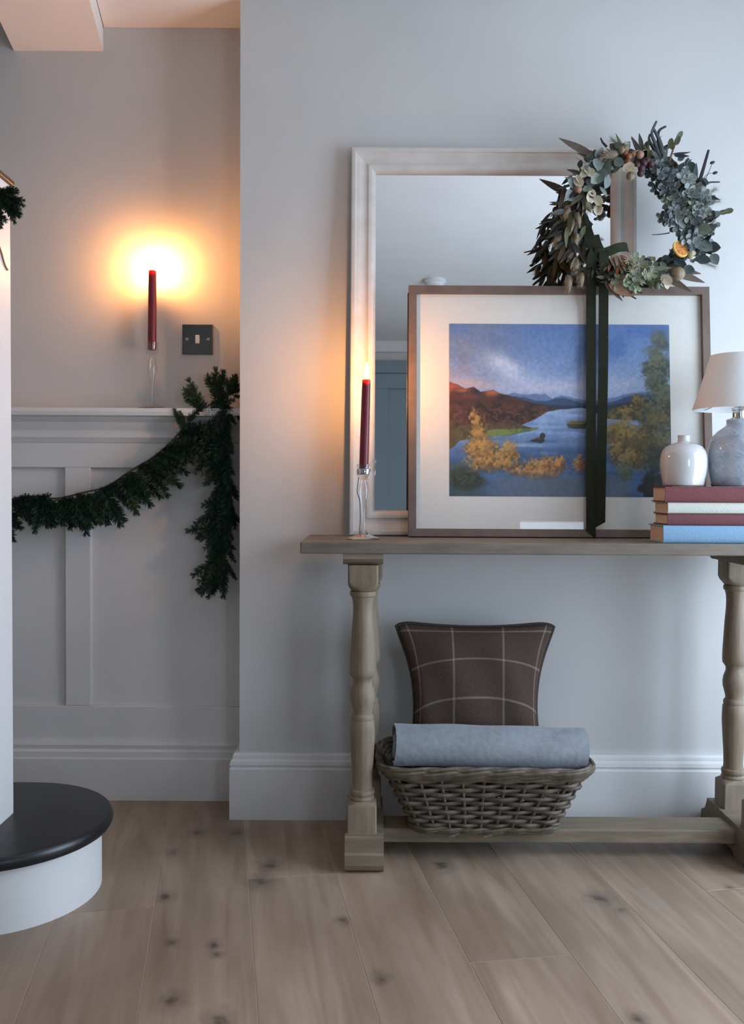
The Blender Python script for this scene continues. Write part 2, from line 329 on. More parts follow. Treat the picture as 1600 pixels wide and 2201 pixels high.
# windows
def window(name, rects, fixed_axis, a0, a1, label, panes):
    w0 = empty(name, (0, 0, 0), label, 'window'); del w0['category']; w0['kind'] = 'structure'
    u0, u1, z0, z1 = rects
    def bx(mb, ua, ub, za, zb, t0=a0, t1=a1): return mb.box(t0, t1, ua, ub, za, zb) if fixed_axis == 'x' else mb.box(ua, ub, t0, t1, za, zb)
    m = MB(); t = .055
    bx(m, u0, u0+t, z0, z1); bx(m, u1-t, u1, z0, z1); bx(m, u0, u1, z0, z0+t); bx(m, u0, u1, z1-t, z1)
    m.build('window_frame', M['wood_paint'], w0)
    nx, nz = panes; pw = (u1-u0-2*t)/nx; ph = (z1-z0-2*t)/nz
    for i in range(1, nx): bx(MB(), u0+t+i*pw-.014, u0+t+i*pw+.014, z0+t, z1-t).build('glazing_bar', M['wood_paint'], w0)
    for i in range(1, nz): bx(MB(), u0+t, u1-t, z0+t+i*ph-.014, z0+t+i*ph+.014).build('glazing_bar', M['wood_paint'], w0)
    mid = (a0+a1)/2
    for i in range(nx):
        for j in range(nz):
            ua, za = u0+t+i*pw, z0+t+j*ph
            v = [(mid, ua, za), (mid, ua+pw, za), (mid, ua+pw, za+ph), (mid, ua, za+ph)] if fixed_axis == 'x' else [(ua, mid, za), (ua+pw, mid, za), (ua+pw, mid, za+ph), (ua, mid, za+ph)]
            pyd('window_pane', v, [(0, 1, 2, 3)], M['window_pane'], w0)
window('window_1', W1, 'x', RX+.03, RX+.08, 'white framed window in the right wall', (2, 1))
window('window_2', W2, 'y', RY-.08, RY-.03, 'small white framed window in the rear wall', (1, 1))
# rear wall coving and door, seen in the mirror
struct(MB().box(bxat(br, RY), RX, RY, RY+.03, CZ-.07, CZ).build('trim_rear_coving', M['wood_paint']))
d1 = empty('door_1', (0.05, RY, 0), 'blue grey panelled door in the rear wall', 'door'); del d1['category']; d1['kind'] = 'structure'
MB().box(-.40, .40, 0, .02, 0, 1.98).build('door_leaf', M['door_paint'], d1)
for (xa, xb, za, zb) in ((-.40, -.30, 0, 1.98), (.30, .40, 0, 1.98), (-.05, .05, 0, 1.98), (-.3, .3, 1.88, 1.98), (-.3, .3, 0, .2), (-.3, .3, .8, .95)):
    MB().bbox(xa, xb, .015, .035 if xb-xa > .2 or xb > .3 or xa < -.3 else .032, za, zb, .003, 1).build('door_rail', M['door_paint'], d1)
for xa, xb, za, zb in ((-.48, -.40, 0, 2.06), (.40, .48, 0, 2.06), (-.4, .4, 1.98, 2.06)):
    MB().bbox(xa, xb, 0, .045, za, zb, .004, 1).build('door_architrave', M['door_paint'], d1)
MB().lathe([(0, 0), (.012, 0), (.012, .03), (.025, .04), (.027, .055), (.015, .068), (0, .07)], n=16).build('door_knob', M['chrome'], d1, True).matrix_local = Matrix.Translation((.35, .035, 1.0)) @ Matrix.Rotation(-math.pi/2, 4, 'X')

# baseboards
def zpx(py, Y, px=620): return P(px, py, Y).z
bt = zpx(1620, WY-.02)
def skirt(top): return [(0, 0), (.024, 0), (.024, top-.042), (.021, top-.038), (.021, top-.034), (.0235, top-.031), (.0215, top-.021), (.0165, top-.015), (.0165, top-.012), (.0155, top-.006), (.012, top), (0, top)]
def sweep_right(path, prof): return MB().sweep([tuple(p) for p in path], [(-o, z) for o, z in prof])
struct(sweep_right([(BX, AY-.045), (BX, WY), (RX, WY)], skirt(bt)).build('baseboard_chimney', M['wood_paint'], smooth=False))
# alcove panelling: everything against the alcove wall
PY = AY - .022                                  # face of the stiles and rails
def zz(py): return P(250, py, PY).z
def xx(px): return P(px, 1250, PY).x
at = zz(1590)
struct(sweep_right([(LX, AY), (BX, AY)], [(0, 0), (.042, 0), (.042, at-.05), (.039, at-.046), (.038, at-.030), (.031, at-.024), (.034, at-.012), (.030, at), (0, at)]).build('baseboard_alcove', M['wood_paint']))
dt = zz(875)                                    # dado ledge top
k = P(250, 875, AY-.07).z
def dz(py, o): return P(250, py, AY-o).z
prof = [(0, dz(950, .03)), (.027, dz(950, .03)), (.031, dz(944, .03)), (.036, dz(940, .035)), (.036, dz(930, .035)), (.031, dz(925, .035)), (.036, dz(921, .04)), (.044, dz(907, .045)), (.058, dz(899, .06)),
        (.060, dz(896, .06)), (.089, dz(892, .09)), (.092, dz(884, .09)), (.089, dz(876, .09)), (0, dz(876, .09))]
struct(sweep_right([(LX, AY), (BX, AY)], prof).build('trim_dado', M['wood_paint'], smooth=True, sharp=25))
DADO = dz(876, .09)
x140, x195, x485 = xx(140), xx(195), xx(492)
rz = zz(1005); bz1 = zz(1517)
lay = [('panel_rail', LX, BX, rz, dz(948, .025)), ('panel_rail', LX, BX, at-.005, bz1), ('panel_stile', x140, x195, bz1, rz), ('panel_stile', x485, BX, bz1, rz), ('panel_stile', x140-.52, x140-.445, bz1, rz), ('panel_stile', x140-1.03, x140-.96, bz1, rz)]
for n, xa, xb, za, zb in lay: MB().bbox(xa, xb, PY, AY+.002, za, zb, .0022, 2).build(n, M['wood_paint'], alcove)
# panels painted like the woodwork
for xa, xb in ((x195, x485), (x140-.445, x140), (x140-.96, x140-.52)): MB().box(xa, xb, AY-.006, AY+.001, bz1, rz).build('wall_panel', M['wood_paint'], alcove)

# ------------------------------------------------------------------ staircase
st = empty('staircase', (-.83, 2.04, 0), 'bottom stair with black bullnose tread, white riser and white newel post', 'staircase')
def bull(r, xl, n=40, cx=0, cy=0):
    return [(cx + r*math.cos(a), cy + r*math.sin(a)) for a in [(-math.pi/2 + math.pi*i/n) for i in range(n+1)]] + [(xl, cy+r), (xl, cy-r)]
TR = .163
MB().prism(bull(.226, -.5), 'z', 0, TR-.026).build('riser', M['wood_paint'], st, True, 30)
m = MB()
pr = [(-.010, TR-.028), (-.003, TR-.027), (0, TR-.021), (.0015, TR-.013), (-.001, TR-.005), (-.005, TR-.001), (-.010, TR)]
rings = [[(x, y, z) for x, y in bull(.25 + o, -.52)] for o, z in pr]; nn = len(rings[0])
m.add([p for r in rings for p in r], [(i*nn+k, i*nn+(k+1) % nn, (i+1)*nn+(k+1) % nn, (i+1)*nn+k) for i in range(len(rings)-1) for k in range(nn)] + [tuple(range(nn-1, -1, -1)), tuple((len(rings)-1)*nn+k for k in range(nn))])
m.build('tread', M['tread'], st, True, 30)
for i in range(2, 6):
    MB().box(-.27*i+.03 - .27, -.27*i+.05+.2, -.24, .24, 0, TR*i-.026).build('riser', M['wood_paint'], st)
    MB().bbox(-.27*i+.03 - .27, -.27*i+.05+.225, -.25, .25, TR*i-.026, TR*i, .008).build('tread', M['tread'], st)
nx0, nx1, ny0, ny1 = -.065, .030, -.075, .028
NT = P(20, 395, 2.06).z
nw = MB().bbox(nx0, nx1, ny0, ny1, TR-.002, NT, .004).build('newel_post', M['wood_paint'], st)
MB().bbox(nx0-.016, nx1+.007, ny0-.014, ny1+.007, NT-.002, NT+.010, .003).build('newel_cap', M['cap'], nw)
MB().tube([(-.06, -.02, NT-.08), (-.75, -.02, NT+.36)], .028, 12).build('handrail', M['cap'], st, True)
# brown cord looped round the newel
px_ = lambda a, b: Vector((-.798, P(a, b, 2.05).y, 0))
def onface(a, b):                               # point on the newel's right-hand face
    v = ray(a, b); t = (-.7985)/v.x; return Vector((0, 0, CH)) + v*t
cw = MB().tube(catmull([onface(-22, 490), onface(-8, 515), onface(2, 540), onface(9, 565), onface(15, 578), onface(16.5, 579)], 5), .0022, 6).build('hanging_cord', M['cord'], None, True)
tag(cw, 'thin brown cord hanging against the white newel post', 'cord')

# ------------------------------------------------------------------ fir garlands
def sprig_mesh(name, seed, m):
    r = random.Random(seed); v = []; f = []
    def spike(base, d, w, L):
        d = d.normalized(); s = d.orthogonal().normalized(); s.rotate(Matrix.Rotation(r.uniform(0, 6.28), 3, d)); n = len(v)
        v.extend([base - s*w*.5, base + s*w*.5, base + d*L*.6 + s*w*.55, base + d*L, base + d*L*.6 - s*w*.55]); f.append((n, n+1, n+2, n+3, n+4))
    twigs = [(Vector((0, 0, 0)), Vector((0, 1, 0)), .1)]
    if seed % 2: twigs.append((Vector((0, .03, 0)), Vector((.5*(1 if seed % 4 == 1 else -1), .85, r.uniform(-.2, .2))).normalized(), .055))
    mb = MB()
    for o, d, L in twigs:
        mb.tube([o, o+d*L*.5, o+d*L*.97], [.0018, .0014, .0007], 4)
        nn_ = int(L*2900)
        for i in range(nn_):
            t = .05 + .95*i/nn_; a = r.uniform(0, 6.28); perp = d.orthogonal().normalized(); perp.rotate(Matrix.Rotation(a, 3, d))
            lean = .55 if t < .88 else 1.3
            spike(o + d*L*t, perp*r.uniform(.8, 1.05) + d*lean*r.uniform(.6, 1.3), .0023, r.uniform(.021, .028)*(1 - .3*t*t))
    mb.add(v, f); return mb.mesh(name, m)
SPR = [sprig_mesh('fir_sprig', i, M['needle']) for i in range(4)]; SPL = [sprig_mesh('fir_sprig_lit', 10+i, M['needle_lit']) for i in range(2)]
def px_dir(px, py, dx, dy, Y): return (P(px+dx, py+dy, Y) - P(px, py, Y))
def sprig(parent, px, py, ang, ln, Y, jit=.35, lit=.15):
    """ang in degrees on the picture: 0 = right, 90 = down"""
    a = math.radians(ang); d = px_dir(px, py, ln*math.cos(a), ln*math.sin(a), Y); L = d.length
    d = d + Vector((0, random.uniform(-jit, jit*.5)*L, 0))
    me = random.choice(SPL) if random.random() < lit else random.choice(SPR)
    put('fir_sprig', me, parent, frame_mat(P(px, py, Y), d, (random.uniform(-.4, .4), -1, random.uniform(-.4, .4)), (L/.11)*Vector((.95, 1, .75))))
ga = empty('fir_garland', P(470, 870, 2.59), 'dark green fir garland draped along the panelled alcove with a hanging tail', 'garland')
YG = 2.585
swag = [(-60, 1098), (-10, 1082), (60, 1066), (120, 1071), (180, 1058), (230, 1045), (280, 1012), (325, 985), (362, 955), (395, 920), (430, 885), (470, 858), (510, 838), (545, 830)]
sw = catmull([P(x, y, YG) for x, y in swag], 5)
def local(o, pts): return [p - o.location for p in pts]
MB().tube(local(ga, sw), .0028, 6).build('garland_stem', M['twig'], ga, True)
tail = [(490, 850), (478, 920), (486, 1000), (492, 1080), (478, 1150), (485, 1225)]
tl = catmull([P(x, y, YG) for x, y in tail], 5)
MB().tube(local(ga, tl), .003, 6).build('garland_stem', M['twig'], ga, True)
spx = [(p.x, p.y) for p in catmull([Vector((x, y, 0)) for x, y in swag], 12)]
acc = 0
for i in range(1, len(spx)):
    acc += math.hypot(spx[i][0]-spx[i-1][0], spx[i][1]-spx[i-1][1])
    if acc < 15: continue
    acc = 0; x, y = spx[i]
    if x < -40 or x > 420: continue
    up = min(1, max(0, (x-200)/150))
    for kk in range(2):
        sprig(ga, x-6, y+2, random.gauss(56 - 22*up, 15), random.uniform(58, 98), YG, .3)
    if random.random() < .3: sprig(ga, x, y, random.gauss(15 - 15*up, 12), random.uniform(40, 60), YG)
tpx = [(p.x, p.y) for p in catmull([Vector((x, y, 0)) for x, y in tail], 10)]
acc = 0
for i in range(1, len(tpx)):
    acc += math.hypot(tpx[i][0]-tpx[i-1][0], tpx[i][1]-tpx[i-1][1])
    if acc < 14: continue
    acc = 0; x, y = tpx[i]
    sprig(ga, x, y, random.gauss(124, 16), random.uniform(62, 90), YG, .35, .05)
    sprig(ga, x, y, random.gauss(90, 16), random.uniform(55, 82), YG, .35, .05)
    if random.random() < .7: sprig(ga, x, y, random.gauss(62, 10), random.uniform(35, 55), YG, .2, .05)
for x, y, a, l in ((440, 882, -118, 80), (432, 885, -120, 60), (462, 862, -90, 76), (470, 862, -82, 70), (488, 852, -72, 50), (500, 850, -78, 48), (512, 845, -95, 42), (480, 858, -100, 52), (395, 925, -112, 52), (400, 920, -108, 40), (402, 905, -40, 55),
                   (430, 885, 0, 60), (450, 870, -10, 60), (470, 870, 20, 45), (480, 850, -20, 42), (440, 920, 60, 70), (450, 900, 95, 80), (425, 930, 80, 75), (455, 960, 120, 70), (500, 850, 10, 30), (505, 880, 60, 40), (460, 840, -60, 50)):
    sprig(ga, x, y, a, l, YG, .2, .5 if a < -50 else .1)
gn = empty('fir_garland', Vector((-.83, 1.93, P(0, 440, 1.97).z)), 'short fir garland bunch tied at the top of the newel post', 'garland')
YN = 1.96
MB().tube(local(gn, catmull([P(-190, 300, YN), P(-90, 350, YN), P(-30, 395, YN), P(10, 430, YN), P(25, 445, YN)], 5)), .003, 6).build('garland_stem', M['twig'], gn, True)
for i in range(34):
    t = i/33; x = -110 + 125*t; y = 345 + 80*t
    sprig(gn, x, y, random.gauss(62, 34), random.uniform(45, 72)*(1 - .25*t), YN, .3, .3)
for x, y, a, l in ((0, 410, 10, 46), (0, 430, 40, 60), (-5, 440, 80, 54), (8, 430, 65, 56), (-10, 425, 5, 60), (5, 420, -20, 38), (-8, 450, 95, 44), (2, 440, 25, 54)): sprig(gn, x, y, a, l, YN, .2, .4)

# ------------------------------------------------------------------ candles
def candle(top_px, bot_px, half_px, Y, label, flame_pow, base_z, glassy, lab2):
    t, b = P(*top_px, Y), P(*bot_px, Y); r = half_px * (Y/F)
    c = empty('taper_candle', b, label, 'candle', None)
    ax = (t-b); H = ax.length; q = ax.to_track_quat('Z', 'Y')
    def loc(mb): mb.v = [tuple(q @ Vector(p)) for p in mb.v]; return mb
    loc(MB().lathe([(r*.9, 0), (r, .006), (r*1.0, H*.3), (r*.95, H*.8), (r*.9, H-.004), (r*.82, H), (r*.55, H-.0015), (r*.2, H-.003)], n=28)).build('wax', M['wax'], c, True, 50)
    loc(MB().tube([(0, 0, H-.004), (.0004, 0, H+.004), (.0015, 0, H+.009)], .0009, 6)).build('wick', M['wick'], c, True)
    fl = [(.0008, .003), (.0042, .007), (.0058, .012), (.0056, .017), (.0042, .025), (.0024, .033), (.0008, .040)]
    if not glassy: fl = [(a*1.05, .003+(z-.003)*.70) for a, z in fl]
    loc(MB().lathe([(a, z+H) for a, z in fl], n=14)).build('flame', emit('flame_' + label[:8].replace(' ', '_'), (1.0, .385, .105), flame_pow), c, True, 80)
    hd = empty('glass_candlestick', (b.x, Y, base_z), lab2, 'candlestick')
    h = b.z - base_z
    MB().lathe([(.0, .0), (.040, 0), (.041, .002), (.036, .005), (.022, .010), (.009, .016), (.0052, .026), (.0045, h*.28), (.0048, h*.42), (.008, h*.52), (.0125, h*.62), (.0135, h*.72), (.011, h*.82), (.0075, h*.88), (.009, h*.91), (r+.004, h*.95), (r+.0045, h+.014), (r+.006, h+.021), (r+.0045, h+.0215), (r+.0012, h+.012), (r+.0008, h+.001), (0, h)], n=28, cap=False).build('glass_stem', M['glass'], hd, True, 60)
    MB().lathe([(0, .0005), (.0395, .0005), (.0405, .0025), (.035, .006), (.020, .011), (.008, .017), (.006, .022)], n=28, cap=False).build('glass_foot', M['glass_foot'], hd, True, 60)
    if glassy:
        MB().lathe([(r+.0047, h-.004), (r+.0055, h-.002), (r+.0055, h+.008), (r+.0047, h+.010)], n=28, cap=False).build('metal_band', M['chrome'], hd, True, 60)
        pts = catmull([Vector((r+.004, -.004, h+.004)), Vector((r+.009, -.006, h+.016)), Vector((r+.016, -.006, h+.034))], 6)
        rr = [.0035 + .003*math.sin(math.pi*i/(len(pts)-1))*1.6 for i in range(len(pts))]
        MB().tube(pts, rr, 10).build('glass_petal', M['glass'], hd, True)
        wv = [Vector((-.012, -.004, h*.93)), Vector((-.0145, -.006, h*.80)), Vector((-.015, -.007, h*.70)), Vector((-.0095, -.007, h*.60)), Vector((-.008, -.006, h*.45)), Vector((-.0075, -.006, h*.3)), Vector((-.009, -.006, h*.1)), Vector((-.008, -.005, .014))]
        MB().tube(catmull(wv, 6), .0011, 6).build('wire', M['black'], hd, True)
    return c
# ------------------------------------------------------------------ console table
TF, TBK = 2.15, 2.468
TZ = P(900, 1165.5, TF).z
TU = TZ - .0275
LXc, RXc = -.018, .932
tb = empty('console_table', ((LXc+RXc)/2, 2.31, 0), 'limed oak console table with turned trestle legs and low stretcher', 'table')
o0 = tb.location
def tp(mb, name, m, sm=False, sh=35):
    mb.v = [(x-o0.x, y-o0.y, z-o0.z) for x, y, z in mb.v]; return mb.build(name, m, tb, sm, sh)
tp(MB().bbox(-.166, RXc+.15, TF, TBK, TU, TZ, .003), 'tabletop', M['oak_top'])
SV = 913.0
def pz(y): return CH - (y-1044)/SV - .0
def post(cx, cy):
    m = MB(); sq = .0355
    z0 = pz(1213)+.0; z1 = pz(1250)
    # square head, rounded below
    lv = [(z0, sq, sq*.15), (z1, sq, sq*.15), (pz(1258), sq*.97, sq*.4), (pz(1264), sq*.9, sq*.7), (pz(1268), .030, .029)]
    def ringsq(h, rad, z, n=8):
        out = []
        for qd in range(4):
            sx, sy = ((1, 1), (-1, 1), (-1, -1), (1, -1))[qd]
            for i in range(n):
                a = math.pi/2*qd + math.pi/2*i/(n-1); out.append((cx + sx*(h-rad) + rad*math.cos(a), cy + sy*(h-rad) + rad*math.sin(a), z))
        return out
    R = [ringsq(h, rd, z) for z, h, rd in lv]
    prof = [(1270, .027), (1271, .0305), (1276, .0315), (1281, .0305), (1283, .027), (1286, .0265), (1294, .0245), (1306, .0235), (1325, .0240), (1350, .0262), (1385, .0285), (1420, .0305), (1442, .0312), (1452, .0303), (1456, .0268), (1462, .0228), (1468, .0222), (1474, .0235), (1484, .0275), (1496, .0295), (1506, .0290), (1520, .0250), (1530, .0225), (1536, .0222),
            (1540, .0262), (1546, .0272), (1550, .0262), (1553, .0285), (1570, .0295), (1592, .0296), (1625, .0275), (1660, .0250), (1690, .0240), (1700, .0250), (1702, .0285), (1707, .0298), (1712, .0288), (1714, .0270), (1717, .0285), (1720, .0300), (1723, .0290)]
    N = 32
    R += [ringsq(r, r*.999, pz(y)) for y, r in prof]
    R += [ringsq(h, rd, z) for z, h, rd in ((pz(1724), .0305, .029), (pz(1731), .034, .006), (pz(1733), .0345, .004), (.086, .0345, .003), (.080, .036, .003))]
    m.add([p for r in R for p in r], [(i*N+k, i*N+(k+1) % N, (i+1)*N+(k+1) % N, (i+1)*N+k) for i in range(len(R)-1) for k in range(N)] + [tuple(range(N-1, -1, -1)), tuple((len(R)-1)*N+k for k in range(N))])
    return m
for cx, cb in ((LXc-.002, .012), (RXc, 0)):
    tp(post(cx, 2.197), 'post', M['oak_post'], True, 40)
    tp(post(cx+cb, 2.372), 'post', M['oak_post'], True, 40)
    fp = [(2.170, 0), (2.240, 0), (2.255, .012), (2.36, .012), (2.375, 0), (2.458, 0), (2.470, .010), (2.473, .025), (2.470, .040), (2.460, .046), (2.450, .049), (2.440, .058), (2.432, .074), (2.428, .084),
          (2.145, .084), (2.139, .082), (2.138, .048), (2.133, .043), (2.132, .020), (2.137, .008), (2.150, 0)]
    tp(MB().prism(fp, 'x', cx+cb*.5-.0455, cx+cb*.5+.0455), 'foot', M['oak'], False)
    bp = [(2.155, TU), (2.155, TU-.012), (2.175, TU-.026), (2.42, TU-.026), (2.45, TU-.012), (2.455, TU)]
    tp(MB().prism(bp, 'x', cx-.047, cx+.047), 'bearer', M['oak'])
tp(MB().bbox(LXc, RXc, 2.232, 2.322, .036, .071, .004), 'stretcher', M['oak'])

c1 = candle((328, 581), (327, 752), 9.2, AY-.052, 'burgundy taper candle burning on the dado ledge above panelling', FLAME1, DADO, False, 'clear glass candlestick standing on the white dado ledge')
c2 = candle((788, 815), (782, 1016), 10, 2.265, 'burgundy taper candle burning on the console table', FLAME2, TZ, True, 'clear glass candlestick on the console table before the mirror')

# light switch
swc = P(425, 729, AY-.005); ls = empty('light_switch', (swc.x, AY, swc.z), 'square polished steel light switch with white rocker on alcove wall', 'switch')
MB().bbox(-.0435, .0435, -.006, .001, -.0425, .0425, .0015).build('plate', M['switch_metal'], ls)
MB().bbox(-.006, .006, -.0095, -.005, -.012, .012, .001).build('rocker', M['white_plastic'], ls)
for sx in (-.030, .030):
    s_ = MB().lathe([(.0048, 0), (.0048, .0014), (.004, .002), (.0, .002)], n=16).build('screw', M['chrome'], ls, True)
    s_.matrix_local = Matrix.Translation((sx, -.006, 0)) @ Matrix.Rotation(math.pi/2, 4, 'X')

# ------------------------------------------------------------------ mirror and picture frames
def mitred(parent, w, h, prof, m, name):
    """four mitred rails; profile (d inwards from outer edge, y depth)"""
    cs = [(-w/2, 0), (w/2, 0), (w/2, h), (-w/2, h)]; ins = [(1, 1), (-1, 1), (-1, -1), (1, -1)]
    n = len(prof)
    for i in range(4):
        j = (i+1) % 4; v = []
        for c, s in ((cs[i], ins[i]), (cs[j], ins[j])):
            v += [(c[0]+s[0]*d, y, c[1]+s[1]*d) for d, y in prof]
        mb = MB(); mb.add(v, [(k, (k+1) % n, n+(k+1) % n, n+k) for k in range(n)] + [tuple(range(n)), tuple(range(2*n-1, n-1, -1))])
        mb.build(name, m, parent, True, 30)
ML = math.radians(2.9); MY = 2.418
mx0, mx1 = P(751, 1145, MY).x, P(1372, 450, MY+.04).x
mtop = P(900, 316, MY+.05).z; MH = (mtop - TZ)/math.cos(ML); MW = mx1-mx0
mr = empty('leaning_mirror', ((mx0+mx1)/2, MY, TZ+.034*math.sin(ML)), 'large mirror in a washed white moulded frame leaning on the wall', 'mirror', None, (-ML, 0, 0))
mp_ = [(0, .032), (0, .004), (.002, .001), (.006, 0), (.012, .001), (.014, .004), (.018, .005), (.026, .009), (.034, .011), (.042, .010), (.046, .007), (.052, .007), (.058, .010), (.064, .018), (.066, .026), (.066, .032)]
mitred(mr, MW, MH, mp_, M['mirror_frame'], 'frame_rail')
pyd('mirror_glass', [(-MW/2+.06, .024, .06), (MW/2-.06, .024, .06), (MW/2-.06, .024, MH-.06), (-MW/2+.06, .024, MH-.06)], [(0, 1, 2, 3)], M['silver'], mr)
MB().box(-MW/2+.01, MW/2-.01, .028, .034, .01, MH-.01).build('backing_board', M['frame_wood'], mr)

PL = math.radians(5.6); PYY = 2.364
p0, p1 = P(878, 1150, PYY).x, P(1537, 1150, PYY).x
ptop = P(1200, 615, PYY+.06).z; PH = (ptop-TZ)/math.cos(PL); PW = p1-p0
pf = empty('framed_picture', ((p0+p1)/2, PYY, TZ+.022*math.sin(PL)), 'brown framed loch landscape print leaning against the mirror', 'picture', None, (-PL, 0, 0))
mitred(pf, PW, PH, [(0, .022), (0, .001), (.001, 0), (.0195, 0), (.0205, .001), (.0205, .022)], M['frame_wood'], 'frame_rail')
MB().box(-PW/2+.012, PW/2-.012, .012, .019, .012, PH-.012).build('mount_board', M['mat_board'], pf)
v_ = [(-PW/2+.018, .007, .018), (PW/2-.018, .007, .018), (PW/2-.018, .007, PH-.018), (-PW/2+.018, .007, PH-.018)]
pyd('picture_glazing', v_, [(0, 1, 2, 3)], M['pane'], pf)
# the print: a flat sheet of coloured points
def vnoise(nx, ny, cells, seed, asp=1.28):
    r = np.random.default_rng(seed); gx, gy = max(2, int(cells*asp)), max(2, int(cells))
    g = r.random((gy+2, gx+2)); X = np.linspace(0, gx, nx); Y = np.linspace(0, gy, ny)
    xi = np.minimum(X.astype(int), gx); yi = np.minimum(Y.astype(int), gy); fx = X-xi; fy = Y-yi; fx = fx*fx*(3-2*fx); fy = (fy*fy*(3-2*fy))[:, None]
    a = g[yi][:, xi]; b = g[yi][:, np.minimum(xi+1, gx+1)]; c = g[np.minimum(yi+1, gy+1)][:, xi]; d = g[np.minimum(yi+1, gy+1)][:, np.minimum(xi+1, gx+1)]
    return (a*(1-fx)+b*fx)*(1-fy) + (c*(1-fx)+d*fx)*fy
def fbm(nx, ny, c, s, o=5): return sum(vnoise(nx, ny, c*2**i, s+i)*.5**i for i in range(o)) / sum(.5**i for i in range(o))
def painting(nx=330, ny=258):
    cx = np.linspace(250, 1340, nx)[None, :].repeat(ny, 0); cy = np.linspace(258, 1113, ny)[:, None].repeat(nx, 1)   # layout grid of the sheet
    n1, n2, n3, n4 = fbm(nx, ny, 3, 1), fbm(nx, ny, 7, 20), fbm(nx, ny, 22, 40, 4), fbm(nx, ny, 70, 60, 2)
    def ss(a, b, x): t = np.clip((x-a)/(b-a), 0, 1); return t*t*(3-2*t)
    img = np.zeros((ny, nx, 3))
    def lay(col, a): nonlocal img; img = img*(1-a[..., None]) + np.array(col)/255.0*a[..., None]
    def layc(col, a): nonlocal img; img = img*(1-a[..., None]) + col*a[..., None]
    def gau(x, y, rx, ry, sl=0): return np.exp(-(((cx-x)/rx)**2 + ((cy-y-(cx-x)*sl)/ry)**2))
    t = ss(258, 640, cy)[..., None]; img = np.array([88, 122, 176])/255*(1-t) + np.array([150, 172, 208])/255*t
    lay((120, 130, 156), ss(.40, .60, n1)*ss(720, 300, cx)*ss(600, 420, cy)*.95)
    lay((70, 108, 170), ss(.44, .60, n2)*ss(600, 900, cx)*ss(560, 330, cy)*.8)
    lay((128, 140, 168), ss(.5, .66, n2)*ss(900, 500, cx)*ss(480, 300, cy)*.5)
    lay((192, 206, 228), np.clip(gau(545, 490, 150, 60, .45)*(.15+1.7*n2), 0, 1)*.95); lay((206, 214, 232), np.clip(gau(520, 450, 60, 26, .5)*(.2+1.5*n3), 0, 1)*.8)
    lay((190, 194, 218), np.clip(gau(740, 572, 240, 36)*(.4+1.1*n2), 0, 1)*.9); lay((182, 190, 214), np.clip(gau(1100, 560, 110, 48)*(.4+n2), 0, 1)*.8)
    lay((206, 176, 168), np.clip(gau(360, 556, 120, 26, .1)*(.4+n2), 0, 1)*.85); lay((158, 150, 172), np.clip(gau(300, 500, 120, 40)*(.4+n2), 0, 1)*.6)
    def ridge(pts, rough=6): xs, ys = zip(*pts); return np.interp(cx, xs, ys) + (n3-.5)*rough
    def below(y, soft=3): return ss(-soft, soft, cy-y)
    lay((92, 114, 158), below(ridge([(250, 620), (540, 612), (580, 602), (630, 608), (690, 612), (720, 606), (760, 626), (800, 612), (830, 616), (860, 626), (900, 634), (1000, 640), (1060, 622), (1120, 608), (1200, 596), (1340, 580)], 14), 4)*.85)
    lay((54, 78, 112), below(ridge([(250, 640), (580, 620), (620, 622), (660, 636), (720, 644), (770, 628), (820, 626), (860, 640), (900, 650), (1000, 656), (1080, 636), (1160, 610), (1340, 600)], 14)))
    lay((40, 56, 78), below(ridge([(250, 640), (560, 640), (650, 646), (720, 660), (800, 664), (900, 668), (1000, 664), (1100, 650), (1340, 625)], 10)))
    lh = ridge([(250, 548), (290, 562), (330, 582), (350, 576), (372, 572), (405, 600), (440, 592), (466, 587), (500, 606), (540, 614), (600, 634), (680, 656), (760, 678), (830, 690), (840, 760), (1340, 900)], 9)
    a = below(lh)*ss(850, 790, cx); lay((80, 46, 38), a)
    lay((148, 74, 44), a*ss(.46, .62, n3)*ss(660, 590, cy)*.8); lay((40, 38, 46), a*gau(378, 594, 36, 20)); lay((188, 100, 58), a*gau(462, 600, 36, 13)*.9); lay((168, 76, 48), a*gau(272, 570, 52, 16)*.9); lay((190, 130, 80), a*gau(310, 592, 30, 8)*.7); lay((36, 32, 36), a*gau(505, 625, 26, 14)*.8)
    lay((44, 30, 28), a*ss(.46, .60, n3)*ss(610, 680, cy)*.85); lay((58, 46, 40), a*ss(620, 760, cx)*.8); lay((120, 84, 48), a*ss(.5, .58, n4)*ss(640, 700, cy)*.5); lay((92, 84, 50), a*ss(730, 800, cy)*.85); lay((60, 62, 44), a*ss(.5, .6, n3)*ss(740, 800, cy)*.7)
    rh = below(ridge([(250, 720), (900, 700), (980, 692), (1060, 674), (1130, 660), (1340, 640)], 16)); lay((66, 70, 48), rh*ss(960, 1010, cx)); lay((128, 100, 50), rh*ss(980, 1040, cx)*ss(.46, .56, n4)*.7); lay((34, 44, 44), rh*ss(.52, .62, n3)*ss(980, 1040, cx)*.6)
    top = ridge([(250, 884), (275, 868), (300, 842), (360, 828), (430, 820), (540, 816), (600, 800), (686, 782), (688, 722), (705, 714), (740, 692), (800, 684), (905, 674), (960, 690), (1005, 728), (1060, 732), (1120, 735), (1200, 740), (1340, 742)], 6)
    wa = below(top, 2); tw = ss(670, 960, cy)[..., None]; wc = np.array([138, 166, 208])/255*(1-tw) + np.array([66, 104, 150])/255*tw
    wc = wc*(1 + (vnoise(nx, ny, 60, 5, .12)[..., None]-.5)*.26); layc(wc, wa)
    inl = ss(-2, 2, cy-np.interp(cx, [605, 660, 690], [761, 738, 722]))*ss(2, -2, cy-np.interp(cx, [605, 640, 690], [763, 771, 781]))*ss(604, 608, cx)*ss(692, 688, cx); layc(wc, inl)
